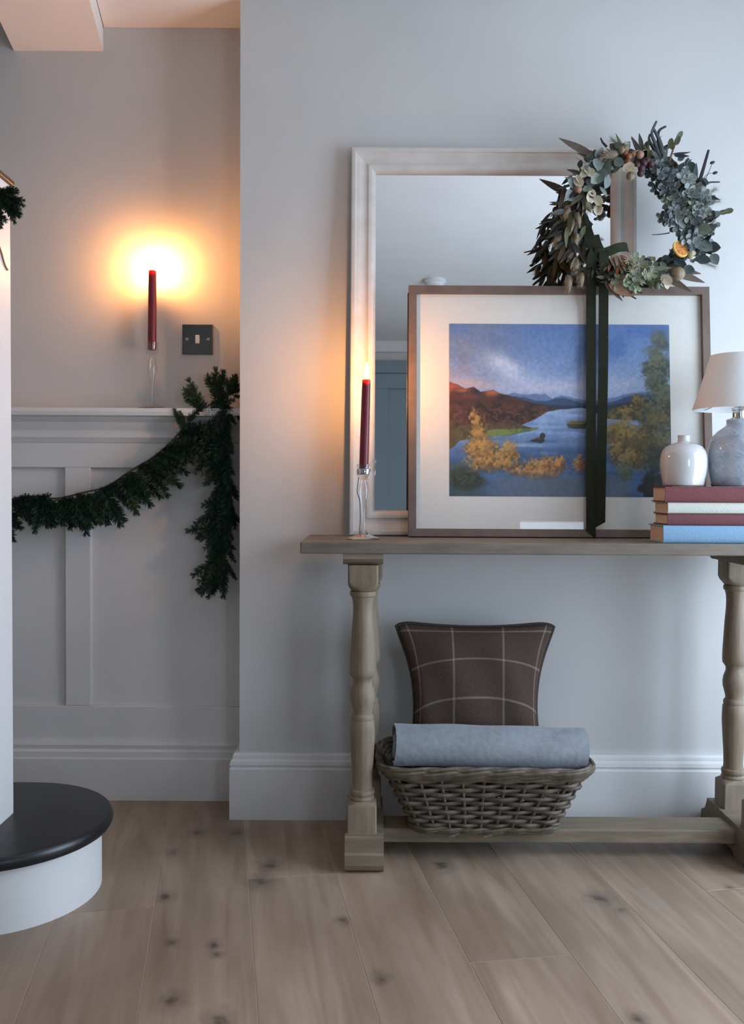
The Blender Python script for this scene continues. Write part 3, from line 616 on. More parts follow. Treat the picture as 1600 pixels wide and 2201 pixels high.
    lay((168, 190, 220), wa*np.exp(-(((cy-862-(cx-600)*.02)/9)**2))*ss(480, 560, cx)*ss(780, 640, cx)*.75); lay((160, 182, 216), wa*ss(.52, .66, fbm(nx, ny, 10, 90))*ss(900, 760, cy)*.4); lay((48, 78, 116), wa*ss(.5, .66, fbm(nx, ny, 9, 70))*ss(820, 940, cy)*.5)
    gs = below(ridge([(430, 792), (480, 784), (560, 782), (690, 774)], 4))*below(ridge([(430, 818), (540, 814), (600, 799), (690, 780)], 2)*-1+2*cy, 2)*ss(425, 445, cx)*ss(695, 680, cx); lay((116, 136, 66), gs); lay((78, 88, 50), gs*ss(.5, .6, n3)*.6)
    def blob(x, y, rx, ry, col, noise=n3, sharp=.25, amp=1.1, al=1.0):
        d = 1 - np.sqrt(((cx-x)/rx)**2 + ((cy-y)/ry)**2) + (noise-.5)*amp; lay(col, ss(0, sharp, d)*al)
    blob(880, 757, 66, 20, (64, 66, 46)); blob(875, 748, 48, 11, (112, 104, 58), n4); blob(880, 774, 60, 6, (34, 44, 50), al=.8)
    blob(695, 838, 40, 15, (46, 44, 46)); blob(708, 818, 15, 17, (56, 50, 48)); blob(690, 828, 22, 8, (96, 80, 66), n4, al=.7)
    def tree(x, y, rx, ry, dark, mid, light, al=.9):
        blob(x, y+ry*.1, rx*1.05, ry*1.05, dark, n3, .7, 1.2, al*.8); blob(x, y, rx, ry*.95, mid, n4, .7, 1.7, al*.75); blob(x-rx*.1, y-ry*.2, rx*.8, ry*.7, light, n4[::-1, ::-1], .7, 2.0, al*.7); blob(x+rx*.2, y+ry*.35, rx*.8, ry*.6, dark, n4[:, ::-1], .6, 1.7, al*.65)
    blob(330, 1040, 125, 90, (38, 50, 42), n2, .4); blob(310, 1000, 90, 50, (80, 84, 54), n4, .3, 2.4, .6)
    for q in ((366, 712, 22, 34), (384, 755, 32, 54), (398, 820, 46, 70), (372, 880, 52, 60), (430, 890, 80, 74), (500, 920, 80, 56), (548, 895, 52, 64), (420, 950, 100, 46), (535, 955, 80, 40)): tree(*q, (108, 80, 44), (170, 124, 52), (206, 156, 66))
    for q in ((650, 985, 52, 44), (715, 962, 84, 54), (785, 955, 48, 46), (890, 950, 36, 46), (700, 1000, 90, 34), (600, 990, 60, 30)): tree(*q, (116, 76, 44), (180, 122, 56), (214, 154, 70))
    lay((96, 108, 122), ss(965, 1060, cy)*ss(380, 560, cx)*ss(1190, 1080, cx)*(.5+.6*n2)); lay((60, 70, 54), ss(990, 1100, cy)*ss(520, 360, cx)*.6)
    for q in ((1300, 340, 60, 70), (1270, 400, 60, 60), (1290, 460, 74, 70), (1250, 480, 50, 44), (1275, 545, 70, 66), (1310, 640, 90, 110), (1250, 690, 70, 70)): tree(*q, (54, 64, 54), (80, 86, 66), (112, 116, 84), .7 if q[1] < 420 else .95)
    for q in ((1265, 760, 110, 110), (1280, 880, 120, 130), (1200, 880, 90, 110)): tree(*q, (46, 52, 40), (82, 76, 46), (118, 104, 58))
    for q in ((1140, 690, 50, 40), (1180, 640, 44, 44), (1100, 770, 70, 60), (1060, 830, 44, 50), (1150, 820, 90, 90), (1075, 890, 54, 54), (1140, 930, 80, 56), (1040, 790, 30, 40)): tree(*q, (78, 66, 38), (132, 104, 48), (170, 136, 62), .85)
    tree(1110, 985, 46, 56, (62, 76, 60), (92, 104, 70), (120, 126, 84), .8)
    blob(1255, 1050, 96, 96, (28, 34, 34), n3, .35, .9, .95); blob(1300, 940, 70, 80, (46, 54, 46), n4, .3, 2.2, .7)
    img *= (1 + (n4[..., None]-.5)*.16)
    return np.clip(img, 0, 1)
def u2(px, py): q = P(px, py, PYY+.03); return q
NXp, NYp = 420, 328
img = painting(NXp, NYp)
ix0, ix1 = P(967, 1067, PYY+.015).x, P(1447, 1067, PYY+.015).x
iz1 = (P(1200, 695, PYY+.05).z-TZ)/math.cos(PL); iz0 = (P(1200, 1068, PYY+.015).z-TZ)/math.cos(PL)
cxp = pf.location.x
gx = np.linspace(ix0-cxp, ix1-cxp, NXp); gz = np.linspace(iz1, iz0, NYp)
vv = np.stack([np.tile(gx, NYp), np.full(NXp*NYp, .0112), np.repeat(gz, NXp)], 1)
idx = np.arange(NXp*NYp).reshape(NYp, NXp)
ff = np.stack([idx[1:, :-1], idx[1:, 1:], idx[:-1, 1:], idx[:-1, :-1]], -1).reshape(-1, 4)
pm = bpy.data.meshes.new('landscape_print'); pm.from_pydata(vv.tolist(), [], ff.tolist())
ca = pm.color_attributes.new('ink', 'FLOAT_COLOR', 'POINT')
lin = np.where(img <= .04045, img/12.92, ((img+.055)/1.055)**2.4).reshape(-1, 3)
ca.data.foreach_set('color', np.concatenate([lin, np.ones((len(lin), 1))], 1).astype(np.float32).ravel())
mk = bpy.data.materials.new('printed_landscape'); mk.use_nodes = True; at_ = mk.node_tree.nodes.new('ShaderNodeVertexColor'); at_.layer_name = 'ink'
PRINT_GAIN = 1.0
hsv = mk.node_tree.nodes.new('ShaderNodeHueSaturation'); hsv.inputs['Value'].default_value = PRINT_GAIN; hsv.inputs['Saturation'].default_value = .95
mk.node_tree.links.new(at_.outputs[0], hsv.inputs['Color']); mk.node_tree.links.new(hsv.outputs[0], mk.node_tree.nodes['Principled BSDF'].inputs['Base Color']); mk.node_tree.nodes['Principled BSDF'].inputs['Roughness'].default_value = .7
link('landscape_print', pm, mk, pf)

# ------------------------------------------------------------------ books, vase, lamp
def book(name_lab, mcover, xl, zb, zt, y0, y1, L, yaw=0):
    b = empty('hardback_book', (xl, y0, zb), name_lab, 'book', None, (0, 0, yaw)); h = zt-zb-.0004; t = .0028; D = y1-y0
    # case: rounded spine + two boards
    n = 8; out = []; inn = []
    for i in range(n+1):
        a = -math.pi/2 + math.pi*i/n; out.append((-math.cos(a)*.005 + .005, h/2 + math.sin(a)*h/2)); inn.append((-math.cos(a)*.003 + .0065, h/2 + math.sin(a)*(h/2-t)))
    poly = [(D, 0)] + [(p[0], p[1]) for p in out] + [(D, h), (D, h-t)] + inn[::-1] + [(D, t)]
    MB().prism(poly, 'x', 0, L).build('cover', mcover, b, True, 40)
    MB().box(.0035, L-.0035, .006, D-.004, t*.9, h-t*.9).build('page_block', M['page'], b)
BY = 2.163
def bz_(py, px=1500): return P(px, py, BY).z
z_ = [TZ, bz_(1129), bz_(1103.5), bz_(1079), bz_(1045)]
book('pale blue hardback at the bottom of the book stack', M['book_blue'], P(1427, 1150, BY).x, z_[0], z_[1], BY, BY+.118, .215)
book('wine red hardback lying between the pale blue and cream books', M['book_red2'], P(1437, 1115, BY).x, z_[1], z_[2], BY+.002, BY+.113, .20)
book('cream hardback third up in the book stack', M['book_cream'], P(1438, 1090, BY).x, z_[2], z_[3], BY+.003, BY+.118, .20)
book('dark red hardback on top of the stack beneath vase and lamp', M['book_red'], P(1431, 1060, BY).x, z_[3], z_[4], BY, BY+.108, .205)
BT = z_[4]
VY = 2.218
vc = P(1470, 1000, VY); s = VY/F
va = empty('bottle_vase', (vc.x, VY, BT), 'small white glazed bottle vase on the stack of books', 'vase')
pv = [(0, .0), (.038, 0), (.046, .002), (.0475, .005), (.0490, .016), (.0522, .030), (.0540, .046), (.0545, .060), (.0535, .072), (.0500, .084), (.0430, .0935), (.0340, .0990), (.0230, .1025), (.0160, .1045), (.0142, .1065), (.0138, .112), (.0142, .1185), (.0148, .1205), (.0135, .1215), (.0115, .1195), (.0110, .110), (.0110, .095)]
MB().lathe([(r, z) for r, z in pv], n=48, cap=False).build('vase_body', M['ceramic'], va, True, 60)
LY = 2.235
lc = P(1588, 1000, LY)
la = empty('table_lamp', (lc.x, LY, BT), 'small table lamp with crackled grey ceramic base and ivory shade', 'lamp')
MB().lathe([(0, 0), (.058, 0), (.0625, .003), (.065, .012), (.0695, .035), (.0712, .060), (.0710, .085), (.0685, .103), (.0615, .119), (.049, .132), (.036, .1415), (.030, .146), (.0285, .150), (.0285, .156), (.030, .159), (.026, .162), (.0, .162)], n=56, cap=False).build('lamp_base', M['glaze'], la, True, 60)
MB().lathe([(0, .161), (.019, .161), (.019, .164), (.0155, .166), (.0155, .181), (.018, .183), (.018, .188), (.011, .19), (.011, .215), (.0, .215)], n=32, cap=False).build('lamp_collar', M['chrome'], la, True, 40)
sb, st_ = P(1495, 882, LY), P(1531, 766, LY)
zb_, zt_ = P(1588, 880, LY).z-BT, P(1588, 763, LY).z-BT; rb, rt = lc.x-sb.x, lc.x-st_.x
sh = MB().lathe([(rb, zb_), (rb+.0008, zb_+.003), (rb+(rt-rb)*.5, (zb_+zt_)/2), (rt+.0006, zt_-.003), (rt, zt_), (rt-.0012, zt_), (rt-.0012, zt_-.003), (rb-.0012, zb_+.003), (rb-.0012, zb_)], n=64, cap=False)
n_ = len(sh.v)//64
for k in range(64): sh.f.append(((n_-1)*64+k, (n_-1)*64+(k+1) % 64, (k+1) % 64, k))
sh.build('lamp_shade', M['shade'], la, True, 50)
for a in (0, 2.094, 4.189):
    MB().tube([(0.008*math.cos(a), .008*math.sin(a), zb_+.03), ((rb-.004)*math.cos(a), (rb-.004)*math.sin(a), zb_+.006)], .0012, 6).build('shade_spoke', M['chrome'], la, True)

# ------------------------------------------------------------------ wicker basket, cushion, blanket
BC = Vector((.275, 2.284, .0705)); bk = empty('wicker_basket', BC, 'grey brown willow basket holding cushion and rolled blanket on the stretcher', 'basket')
BH = .165
def brect(t):                                   # half sizes at height fraction t, flaring
    return (.166 + .080*t, .078 + .045*t, .03 + .022*t)
def bpt(a, t, off=0.0):                          # a in 0..1 round a rounded rectangle
    hx, hy, r = brect(t); Lx, Ly, C = 2*(hx-r), 2*(hy-r), math.pi/2*r; per = 2*Lx+2*Ly+4*C; s = (a % 1)*per
    segs = [(Lx, 0), (C, 1), (Ly, 2), (C, 3), (Lx, 4), (C, 5), (Ly, 6), (C, 7)]
    for Ln, kd in segs:
        if s <= Ln or kd == 7: break
        s -= Ln
    if kd == 0: p, n = Vector((-hx+r+s, -hy, 0)), Vector((0, -1, 0))
    elif kd == 2: p, n = Vector((hx, -hy+r+s, 0)), Vector((1, 0, 0))
    elif kd == 4: p, n = Vector((hx-r-s, hy, 0)), Vector((0, 1, 0))
    elif kd == 6: p, n = Vector((-hx, hy-r-s, 0)), Vector((-1, 0, 0))
    else:
        c = {1: (hx-r, -hy+r, -90), 3: (hx-r, hy-r, 0), 5: (-hx+r, hy-r, 90), 7: (-hx+r, -hy+r, 180)}[kd]; an = math.radians(c[2]) + s/r
        n = Vector((math.cos(an), math.sin(an), 0)); p = Vector((c[0], c[1], 0)) + n*r
    sag = .006*math.sin(t*3)*0
    p = p + n*off; p.z = t*BH + sag; return p
NS = 26; NR = 11
for i in range(NS):
    a = (i+.5)/NS
    MB().tube([bpt(a, t) + Vector((random.uniform(-.001, .001), 0, 0)) for t in (-.01, .2, .4, .6, .8, .95)], .0042, 6).build('stake', M['wicker'], bk, True)
for r_ in range(NR):
    t = .13 + .70*r_/(NR-1); ph = (r_ % 2)*math.pi; pts = []; rad = []
    n = NS*6
    for k in range(n):
        a = k/n; u = a*NS*math.pi + ph
        pts.append(bpt(a, t + .012*math.sin(a*31+r_*2.1)*.6, .0062*math.sin(u)) ); rad.append(.0051 + .0008*math.sin(a*57+r_*1.7))
    MB().tube(pts, rad, 6, closed=True).build('weaver', M['wicker'], bk, True)
for (t0, offs, amp, rd) in ((.03, .0045, .010, .0046), (.065, .005, .012, .0046), (.875, .006, .014, .0048), (.925, .009, .016, .005), (.97, .011, .018, .0052), (1.015, .007, .014, .005)):
    for q in range(2):
        pts = []; n = NS*6
        for k in range(n):
            a = k/n; u = a*NS*math.pi*.66 + q*math.pi
            nc = round(NS*.33); u = 2*math.pi*nc*a + q*math.pi
            pts.append(bpt(a, t0 + amp*math.sin(u) + .010*math.sin(a*19+t0*30), offs + .0045*math.cos(u)))
        MB().tube(pts, rd, 6, closed=True).build('rim_rod' if t0 > .5 else 'foot_rod', M['wicker'], bk, True)
# open bottom of slats
for i in range(9):
    y = -.068 + .136*i/8
    MB().tube([(-.155, y, .006), (0, y, .004), (.155, y, .006)], .0055, 6).build('base_rod', M['wicker'], bk, True)
for a, ln in ((.17, .03), (.08, .025), (.42, .028)):
    p = bpt(a, .02, .006); MB().tube([p, p + Vector((-.012, -.006, -.004)), p + Vector((-.028, -.008, -.007))], .003, 5).build('loose_end', M['wicker'], bk, True)

# cushion
def cushion_mat():
    m = mat('brown_check_wool', (.074, .049, .037), .95, .1, 220, .35, col2=(.092, .062, .048), spec=.1); nt = m.node_tree; N = nt.nodes.new; L = nt.links.new
    uv = N('ShaderNodeUVMap'); uv.uv_map = 'cloth'; sp = N('ShaderNodeSeparateXYZ'); L(uv.outputs[0], sp.inputs[0]); tot = None
    for ax, lines in ((0, CLX), (1, CLY)):
        for c in lines:
            s_ = N('ShaderNodeMath'); s_.operation = 'SUBTRACT'; s_.inputs[1].default_value = c; L(sp.outputs[ax], s_.inputs[0])
            ab = N('ShaderNodeMath'); ab.operation = 'ABSOLUTE'; L(s_.outputs[0], ab.inputs[0])
            lt = N('ShaderNodeMapRange'); lt.inputs[1].default_value = .003; lt.inputs[2].default_value = .009; lt.inputs[3].default_value = .42; lt.inputs[4].default_value = 0; L(ab.outputs[0], lt.inputs[0])
            if tot is None: tot = lt.outputs[0]
            else: a = N('ShaderNodeMath'); a.operation = 'ADD'; a.use_clamp = True; L(tot, a.inputs[0]); L(lt.outputs[0], a.inputs[1]); tot = a.outputs[0]
    wv = N('ShaderNodeTexNoise'); wv.inputs['Scale'].default_value = 260; ml = N('ShaderNodeMath'); ml.operation = 'MULTIPLY'; L(wv.outputs[0], ml.inputs[0]); L(tot, ml.inputs[1])
    b = nt.nodes['Principled BSDF']; src = b.inputs['Base Color'].links[0].from_socket; mx = N('ShaderNodeMix'); mx.data_type = 'RGBA'; L(ml.outputs[0], mx.inputs[0]); L(src, mx.inputs[6]); mx.inputs[7].default_value = (.62, .52, .43, 1); L(mx.outputs[2], b.inputs['Base Color'])
    return m
CLX = (.085, .36, .66, .93); CLY = (.47, .71, .945, .23)
CY = 2.345; cz = .335; HA = .219; HB = .222
cu = empty('check_cushion', P(1025, 1560, CY), 'brown wool cushion with cream windowpane check standing in the basket', 'cushion', None, (math.radians(-6), 0, 0))
ccx = P(1024, 1340, CY+.02).x; cu.location = (ccx, CY, cz-HB+.0)
def cushion():
    n = 44; v = []; uvs = []; f = []
    def outline(u, w):
        x = u*HA*(1 - .29*(1-w*w)**.9*abs(u)**1.5); z = w*HB*(1 - .075*(1-u*u)*abs(w)**1.5)
        z += .045*(1-u*u)*(1-w*w)
        return x, z
    for side in (0, 1):
        for j in range(n+1):
            for i in range(n+1):
                u, w_ = -1+2*i/n, -1+2*j/n; u = math.copysign(abs(u)**.85, u); w_ = math.copysign(abs(w_)**.85, w_)
                x, z = outline(u, w_); th = .048*((1-u*u)*(1-w_*w_))**.42
                # soft rounded corners
                cr = max(0, abs(u)+abs(w_)-1.7)/.3; x *= 1-.07*cr*cr; z *= 1-.07*cr*cr
                y = -th if side == 0 else th
                if side == 0: y += .004*math.sin(u*9+w_*4)*(1-u*u)*(1-w_*w_) 
                v.append((x, y, z+HB)); uvs.append(((u+1)/2, (w_+1)/2))
    m1 = n+1
    for side in (0, 1):
        o = side*m1*m1
        for j in range(n):
            for i in range(n):
                q = (o+j*m1+i, o+j*m1+i+1, o+(j+1)*m1+i+1, o+(j+1)*m1+i); f.append(q if side == 0 else q[::-1])
    me = bpy.data.meshes.new('cushion_cover'); me.from_pydata(v, [], f); uvl = me.uv_layers.new(name='cloth')
    for l in me.loops: uvl.data[l.index].uv = uvs[l.vertex_index]
    bm = bmesh.new(); bm.from_mesh(me); bmesh.ops.remove_doubles(bm, verts=bm.verts[:], dist=1e-5); bm.to_mesh(me); bm.free()
    edge = []
    for k in range(4*40):
        s_ = k % 40 / 40*2-1; u, w_ = [(s_, -1), (1, s_), (-s_, 1), (-1, -s_)][k//40]
        x, z = outline(u, w_); cr = max(0, abs(u)+abs(w_)-1.7)/.3; edge.append((x*(1-.07*cr*cr), 0, z*(1-.07*cr*cr)+HB))
    return me, edge
cme, edge = cushion()
link('cushion_cover', cme, cushion_mat(), cu, True)
M['piping'] = mat('brown_piping', (.05, .037, .032), .9, .1, 200, .3)
MB().tube(edge, .0042, 8, closed=True).build('piping', M['piping'], cu, True)

# rolled blanket
b0, b1 = P(848, 1603, 2.232), P(1254, 1608, 2.232)
bl_ = empty('rolled_blanket', (b0+b1)/2, 'blue grey wool blanket rolled up across the basket', 'blanket')
def roll():
    L = (b1-b0).length; d = (b1-b0).normalized(); nx, turns = 60, 3.2; na = 150; th = .0052; v = []; f = []
    R0, R1 = .016, .0595
    for i in range(nx+1):
        s_ = i/nx; base = (b0 + d*L*s_) - bl_.location
        for layer in (0, 1):
            for k in range(na+1):
                q = k/na; a = -2.35 + 2*math.pi*turns*(q-1); r = R0 + (R1-R0)*q - (th if layer else 0)
                edge_in = .006*math.sin(q*17)*(1-abs(2*s_-1))*0
                lump = 1 + .035*math.sin(s_*7+1.2)*math.cos(a*1.0+.4) + .018*math.sin(s_*17+a*2) + .045*math.cos(s_*3.0)*math.sin(a) + .03*math.exp(-((s_-.82)/.1)**2)*math.sin(a*3+s_*14)
                r *= lump
                x = base.x + (0.004*math.sin(a*1.3+q*7) if i in (0, nx) else 0)
                sq = 1.0 if math.sin(a) > -.2 else .92
                v.append((x, base.y + r*math.cos(a)*1.05, base.z + r*math.sin(a)*sq*.95))
    m2 = 2*(na+1)
    for i in range(nx):
        for k in range(na):
            a, b = i*m2+k, (i+1)*m2+k; f.append((a, a+1, b+1, b)); c, e = a+na+1, b+na+1; f.append((c, e, e+1, c+1))
        for k in (0, na):
            a, b = i*m2+k, (i+1)*m2+k; f.append((a, b, b+na+1, a+na+1) if k == 0 else (a, a+na+1, b+na+1, b))
    for i in (0, nx):
        for k in range(na):
            a = i*m2+k; q = (a, a+na+1, a+na+2, a+1); f.append(q if i == 0 else q[::-1])
    return v, f
rv, rf = roll(); pyd('blanket_cloth', rv, rf, M['blanket'], bl_, True, 60)

# ------------------------------------------------------------------ wreath
WRY = 2.392
wc_ = P(1366, 462, WRY); wr = empty('dried_flower_wreath', wc_, 'dried flower and eucalyptus wreath hanging over the corner of the mirror', 'wreath')
def wp(px, py, off=0.0): return P(px, py, WRY - off)
def leaf_mesh(name, L, W, m, tip=1.0, curl=.15, fold=.18, shape='lance', seg=7):
    v = []; f = []
    for i in range(seg+1):
        t = i/seg
        if shape == 'round': wd = W*math.sqrt(max(0, 1-(2*t-1)**2))**.9 if 0 < t < 1 else W*.04
        elif shape == 'oval': wd = W*math.sin(math.pi*t**.8)**.75 if 0 < t < 1 else W*.04
        elif shape == 'lance': wd = W*(math.sin(math.pi*min(1, t*.93+.03)**.75))**1.0
        else: wd = W*(math.sin(math.pi*t**.6))
        y = L*t; z = curl*L*(t*t) 
        for s_ in (-1, 0, 1): v.append((s_*wd/2, y, z + (fold*wd/2 if s_ else 0)))
    for i in range(seg):
        for j in range(2): a = i*3+j; f.append((a, a+1, a+4, a+3))
    mb = MB(); mb.add(v, f); return mb.mesh(name, m, True)
LEN = lambda px: px*WRY/F
def place(name, me, px, py, ang, s, off=.02, tilt=.3, roll=.5):
    a = math.radians(ang); d = Vector((math.cos(a), -random.uniform(-.15, tilt), -math.sin(a)))
    nrm = Vector((random.uniform(-roll, roll), -1, random.uniform(-roll, roll)))
    return put(name, me, wr, frame_mat(wp(px, py, off), d, nrm, s))
# twig ring
for k in range(5):
    pts = []
    for i in range(80):
        a = 2*math.pi*i/80; rr = .152 + .013*math.cos(a*(3+k) + k*1.3); q = wc_ + Vector((rr*math.cos(a)*1.03, .012*math.sin(a*(4+k)+k), rr*math.sin(a)*.97)); pts.append(q - wc_)
    MB().tube(pts, .0045, 5, closed=True).build('ring_twig', M['twig'], wr, True)
MB().tube([Vector((.150*1.03*math.cos(2*math.pi*i/72), .006, .150*.97*math.sin(2*math.pi*i/72))) for i in range(72)], [.021 + .004*math.sin(i*1.7) for i in range(72)], 9, closed=True).build('moss_ring', M['moss'], wr, True)
lm = {}
for n in ('euc', 'euc_dark', 'sage', 'petal2', 'deep'): lm['r_'+n] = leaf_mesh('round_leaf_'+n, .036, .030, M[n], shape='oval', fold=.28, curl=.3)
for n in ('olive', 'deep', 'euc_dark', 'bronze', 'palegreen', 'black', 'tan', 'sage'): lm['l_'+n] = leaf_mesh('long_leaf_'+n, .062, .015, M[n], shape='lance')
lm['big'] = leaf_mesh('pointed_leaf', .095, .020, M['bronze'], shape='lance', curl=.05)
lm['cream'] = leaf_mesh('cream_petal', .030, .022, M['cream'], shape='round', fold=.3, curl=.3)
def ringpx(ang, rad): a = math.radians(ang); return 1366 + rad*1.02*math.cos(a), 462 + rad*.95*math.sin(a)
# filler leaves right round (angle: 0 = right, 90 = down)
def tone(a):
    a %= 360
    if 110 <= a < 215: return ['l_olive', 'l_deep', 'l_deep', 'l_olive', 'l_bronze', 'l_tan']
    if 215 <= a < 262: return ['r_euc', 'r_sage', 'l_palegreen', 'r_euc_dark', 'l_olive']
    if 262 <= a < 300: return ['l_olive', 'l_bronze', 'r_euc_dark', 'l_deep', 'r_sage']
    if a >= 300 or a < 30: return ['r_petal2', 'r_euc', 'l_euc_dark', 'r_euc_dark', 'r_sage']
    if 30 <= a < 70: return ['r_euc', 'l_euc_dark', 'l_sage', 'r_euc_dark']
    return ['l_palegreen', 'r_sage', 'l_olive', 'l_sage', 'l_deep']
for i in range(280):
    a = 360*i/280 + random.uniform(-3, 3); left = 115 < a % 360 < 215
    x, y = ringpx(a, random.uniform(104, 160)); ch = random.choice(tone(a))
    flow = (a - 90 if not left else a - 80)         # leaves flow round the ring
    out = random.gauss(0, 38)
    if left: an = random.gauss(112, 28)
    else: an = a + random.choice((-1, 1))*random.uniform(20, 80)
    place('leaf', lm[ch], x, y, an, random.uniform(.5, .92), random.uniform(.008, .045), .8, 1.0)
# left side long dark leaves and stems pointing out and down
for i in range(80):
    a = random.uniform(122, 214); x, y = ringpx(a, random.uniform(108, 166)); place('leaf', lm[random.choice(('l_deep', 'l_olive', 'l_black', 'l_bronze'))], x, y, random.gauss(120, 26), random.uniform(.5, 1.0), random.uniform(.02, .058), .4, .9)
# bunny tails
def bunny(m):
    mb = MB(); mb.lathe([(.001, 0), (.006, .004), (.0085, .014), (.0075, .026), (.004, .036), (.0008, .042)], n=10)
    mb.v = [(x, z, y) for x, y, z in mb.v]; r = random.Random(3)
    for i in range(150):
        t = r.random(); rad = .0085*math.sin(math.pi*min(1, t*.9+.08))**.6; a = r.uniform(0, 6.28); p = Vector((rad*math.cos(a), t*.042, rad*math.sin(a))); d = Vector((math.cos(a), 1.2, math.sin(a))).normalized(); s_ = d.orthogonal().normalized()*.0004
        mb.add([p-s_, p+s_, p+d*.010], [(0, 1, 2)])
    return mb.mesh('bunny_tail_grass', m, True)
bt1, bt2 = bunny(M['tan']), bunny(M['hazel'])
for x, y, an in ((1222, 440, 100), (1232, 470, 105), (1240, 500, 98), (1240, 455, 80), (1252, 420, 60), (1240, 555, 95), (1222, 590, 90), (1205, 500, 115), (1250, 585, 92), (1330, 330, 170)):
    place('bunny_tail', random.choice((bt1, bt2)), x, y, an, random.uniform(.85, 1.2), .05, .2, .3)
# big pointed leaves
for x, y, an, s_ in ((1278, 335, 206, 1.05), (1295, 345, 196, .7), (1440, 580, 18, 1.0), (1440, 575, 10, .85), (1300, 605, 48, .7), (1425, 590, 30, .9)): place('leaf', lm['big'], x, y, an, s_, .035, .1, .4)
for x, y, an, s_ in ((1310, 610, 30, 1.0), (1318, 620, 22, .9)): o = place('leaf', leaf_mesh('russet_leaf', .062, .024, M['blush'], shape='lance'), x, y, an, s_, .04, .1, .3)
# eucalyptus at upper left and lower right
for x, y, an, s_ in ((1285, 340, 100, 1.2), (1295, 360, 95, 1.3), (1300, 350, 60, 1.1), (1275, 350, 150, 1.1), (1310, 375, 120, 1.2), (1290, 375, 140, 1.1), (1320, 345, 20, .9), (1270, 400, 130, 1.0), (1240, 400, 200, 1.0), (1235, 415, 150, 1.2), (1290, 400, 70, 1.0),
                     (1500, 490, 20, 1.2), (1515, 500, -20, 1.1), (1505, 520, 40, 1.2), (1520, 530, 10, 1.1), (1530, 545, 60, 1.0), (1490, 530, 80, 1.1), (1500, 555, 30, 1.1), (1520, 480, -50, 1.1), (1480, 500, 60, 1.0), (1470, 575, 10, .9), (1525, 510, 80, .9)):
    place('leaf', lm[random.choice(('r_euc', 'r_euc', 'r_euc_dark', 'r_sage'))], x, y, an, s_*.85, .05, .4, .9)
# cream petals upper left
for x, y, an in ((1256, 355, 60), (1262, 362, 110), (1270, 360, 90), (1240, 375, 80), (1236, 380, 50), (1268, 405, 70), (1275, 410, 120), (1280, 420, 60), (1285, 435, 80), (1290, 440, 110), (1345, 360, 20), (1338, 365, -20), (1425, 590, 60), (1430, 595, 90)):
    place('petal', lm['cream'], x, y, an, random.uniform(.8, 1.15), .058, .2, .7)
# hydrangea florets
def floret(m):
    mb = MB()
    for k in range(4):
        a = k*math.pi/2; v = []; f = []
        for i, (t, wd) in enumerate(((.001, .002), (.005, .0075), (.010, .0105), (.0145, .0065))):
            for s_ in (-1, 0, 1):
                x, y, z = s_*wd/2, t, .0035*(t/.0145)**2 + (.0012 if s_ else 0); v.append((x*math.cos(a)-y*math.sin(a), x*math.sin(a)+y*math.cos(a), z))
        for i in range(3):
            for j in range(2): q = i*3+j; f.append((q, q+1, q+4, q+3))
        mb.add(v, f)
    mb.lathe([(.0018, .0005), (.002, .002), (.0006, .003)], n=6); return mb.mesh('hydrangea_floret', m, True)
fl = {n: floret(M[n]) for n in ('petal', 'petal2', 'sage', 'palegreen', 'euc')}
for i in range(240):
    x0, y0, rx, ry, tones = random.choice(((1500, 470, 34, 44, ('petal', 'sage', 'petal2')), (1425, 370, 26, 22, ('petal2', 'petal2', 'euc')), (1490, 520, 30, 30, ('petal2', 'petal')), (1460, 405, 42, 46, ('petal2', 'petal', 'euc')), (1470, 440, 52, 40, ('petal', 'petal2', 'sage')), (1490, 430, 30, 35, ('sage', 'petal')), (1435, 395, 30, 26, ('petal2', 'petal2', 'euc')), (1455, 470, 36, 22, ('petal2', 'petal')), (1380, 585, 44, 30, ('palegreen', 'sage')), (1350, 605, 30, 18, ('palegreen', 'sage'))))
    rr = math.sqrt(random.random()); th = random.uniform(0, 6.28); x, y = x0+rx*rr*math.cos(th), y0+ry*rr*math.sin(th)
    place('floret', fl[random.choice(tones)], x, y, random.uniform(0, 360), random.uniform(.85, 1.45), .030 + .032*(1-rr*rr), .5, .8)
# ball heads, buds, berries
def ball(r, m, name, bumps=0):
    mb = MB(); mb.lathe([(r*math.sin(math.pi*i/10)+1e-5, -r*math.cos(math.pi*i/10)) for i in range(11)], n=14)
    if bumps: mb.v = [tuple(Vector(q)*(1+bumps*math.sin(40*q[0]/r*.3)*math.sin(37*q[2]/r*.3))) for q in mb.v]
    return mb.mesh(name, m, True)
for nm, mm, r, pts in (('seed_head', 'hazel', .0165, ((1458, 588),)), ('seed_head', 'cream', .012, ((1487, 547),)), ('dried_rose', 'blush', .0115, ((1376, 332), (1243, 407))), ('dried_rose', 'rust', .0085, ((1352, 336), (1362, 330), (1345, 328), (1350, 348))),
                       ('berry', 'plum', .009, ((1380, 362), (1370, 355), (1392, 345), (1400, 352), (1385, 350), (1272, 420), (1378, 372))), ('bud', 'tan', .010, ((1356, 378), (1345, 318), (1338, 322)))):
    me = ball(r, M[mm], nm, .05)
    for x, y in pts: put(nm, me, wr, frame_mat(wp(x, y, .055), (0, 0, 1), (0, -1, 0), random.uniform(.9, 1.1)))
# protea-like cone
for k in range(26):
    place('petal', leaf_mesh('cone_bract', .034, .010, M['rust' if k % 3 == 0 else 'tan'], shape='lance', curl=.3) if k < 2 else bpy.data.meshes['cone_bract' if k % 3 == 0 else 'cone_bract.001'], 1325 + random.uniform(-12, 14), 558 + random.uniform(-12, 16), random.uniform(40, 130), random.uniform(.8, 1.1), .05, .5, .6)
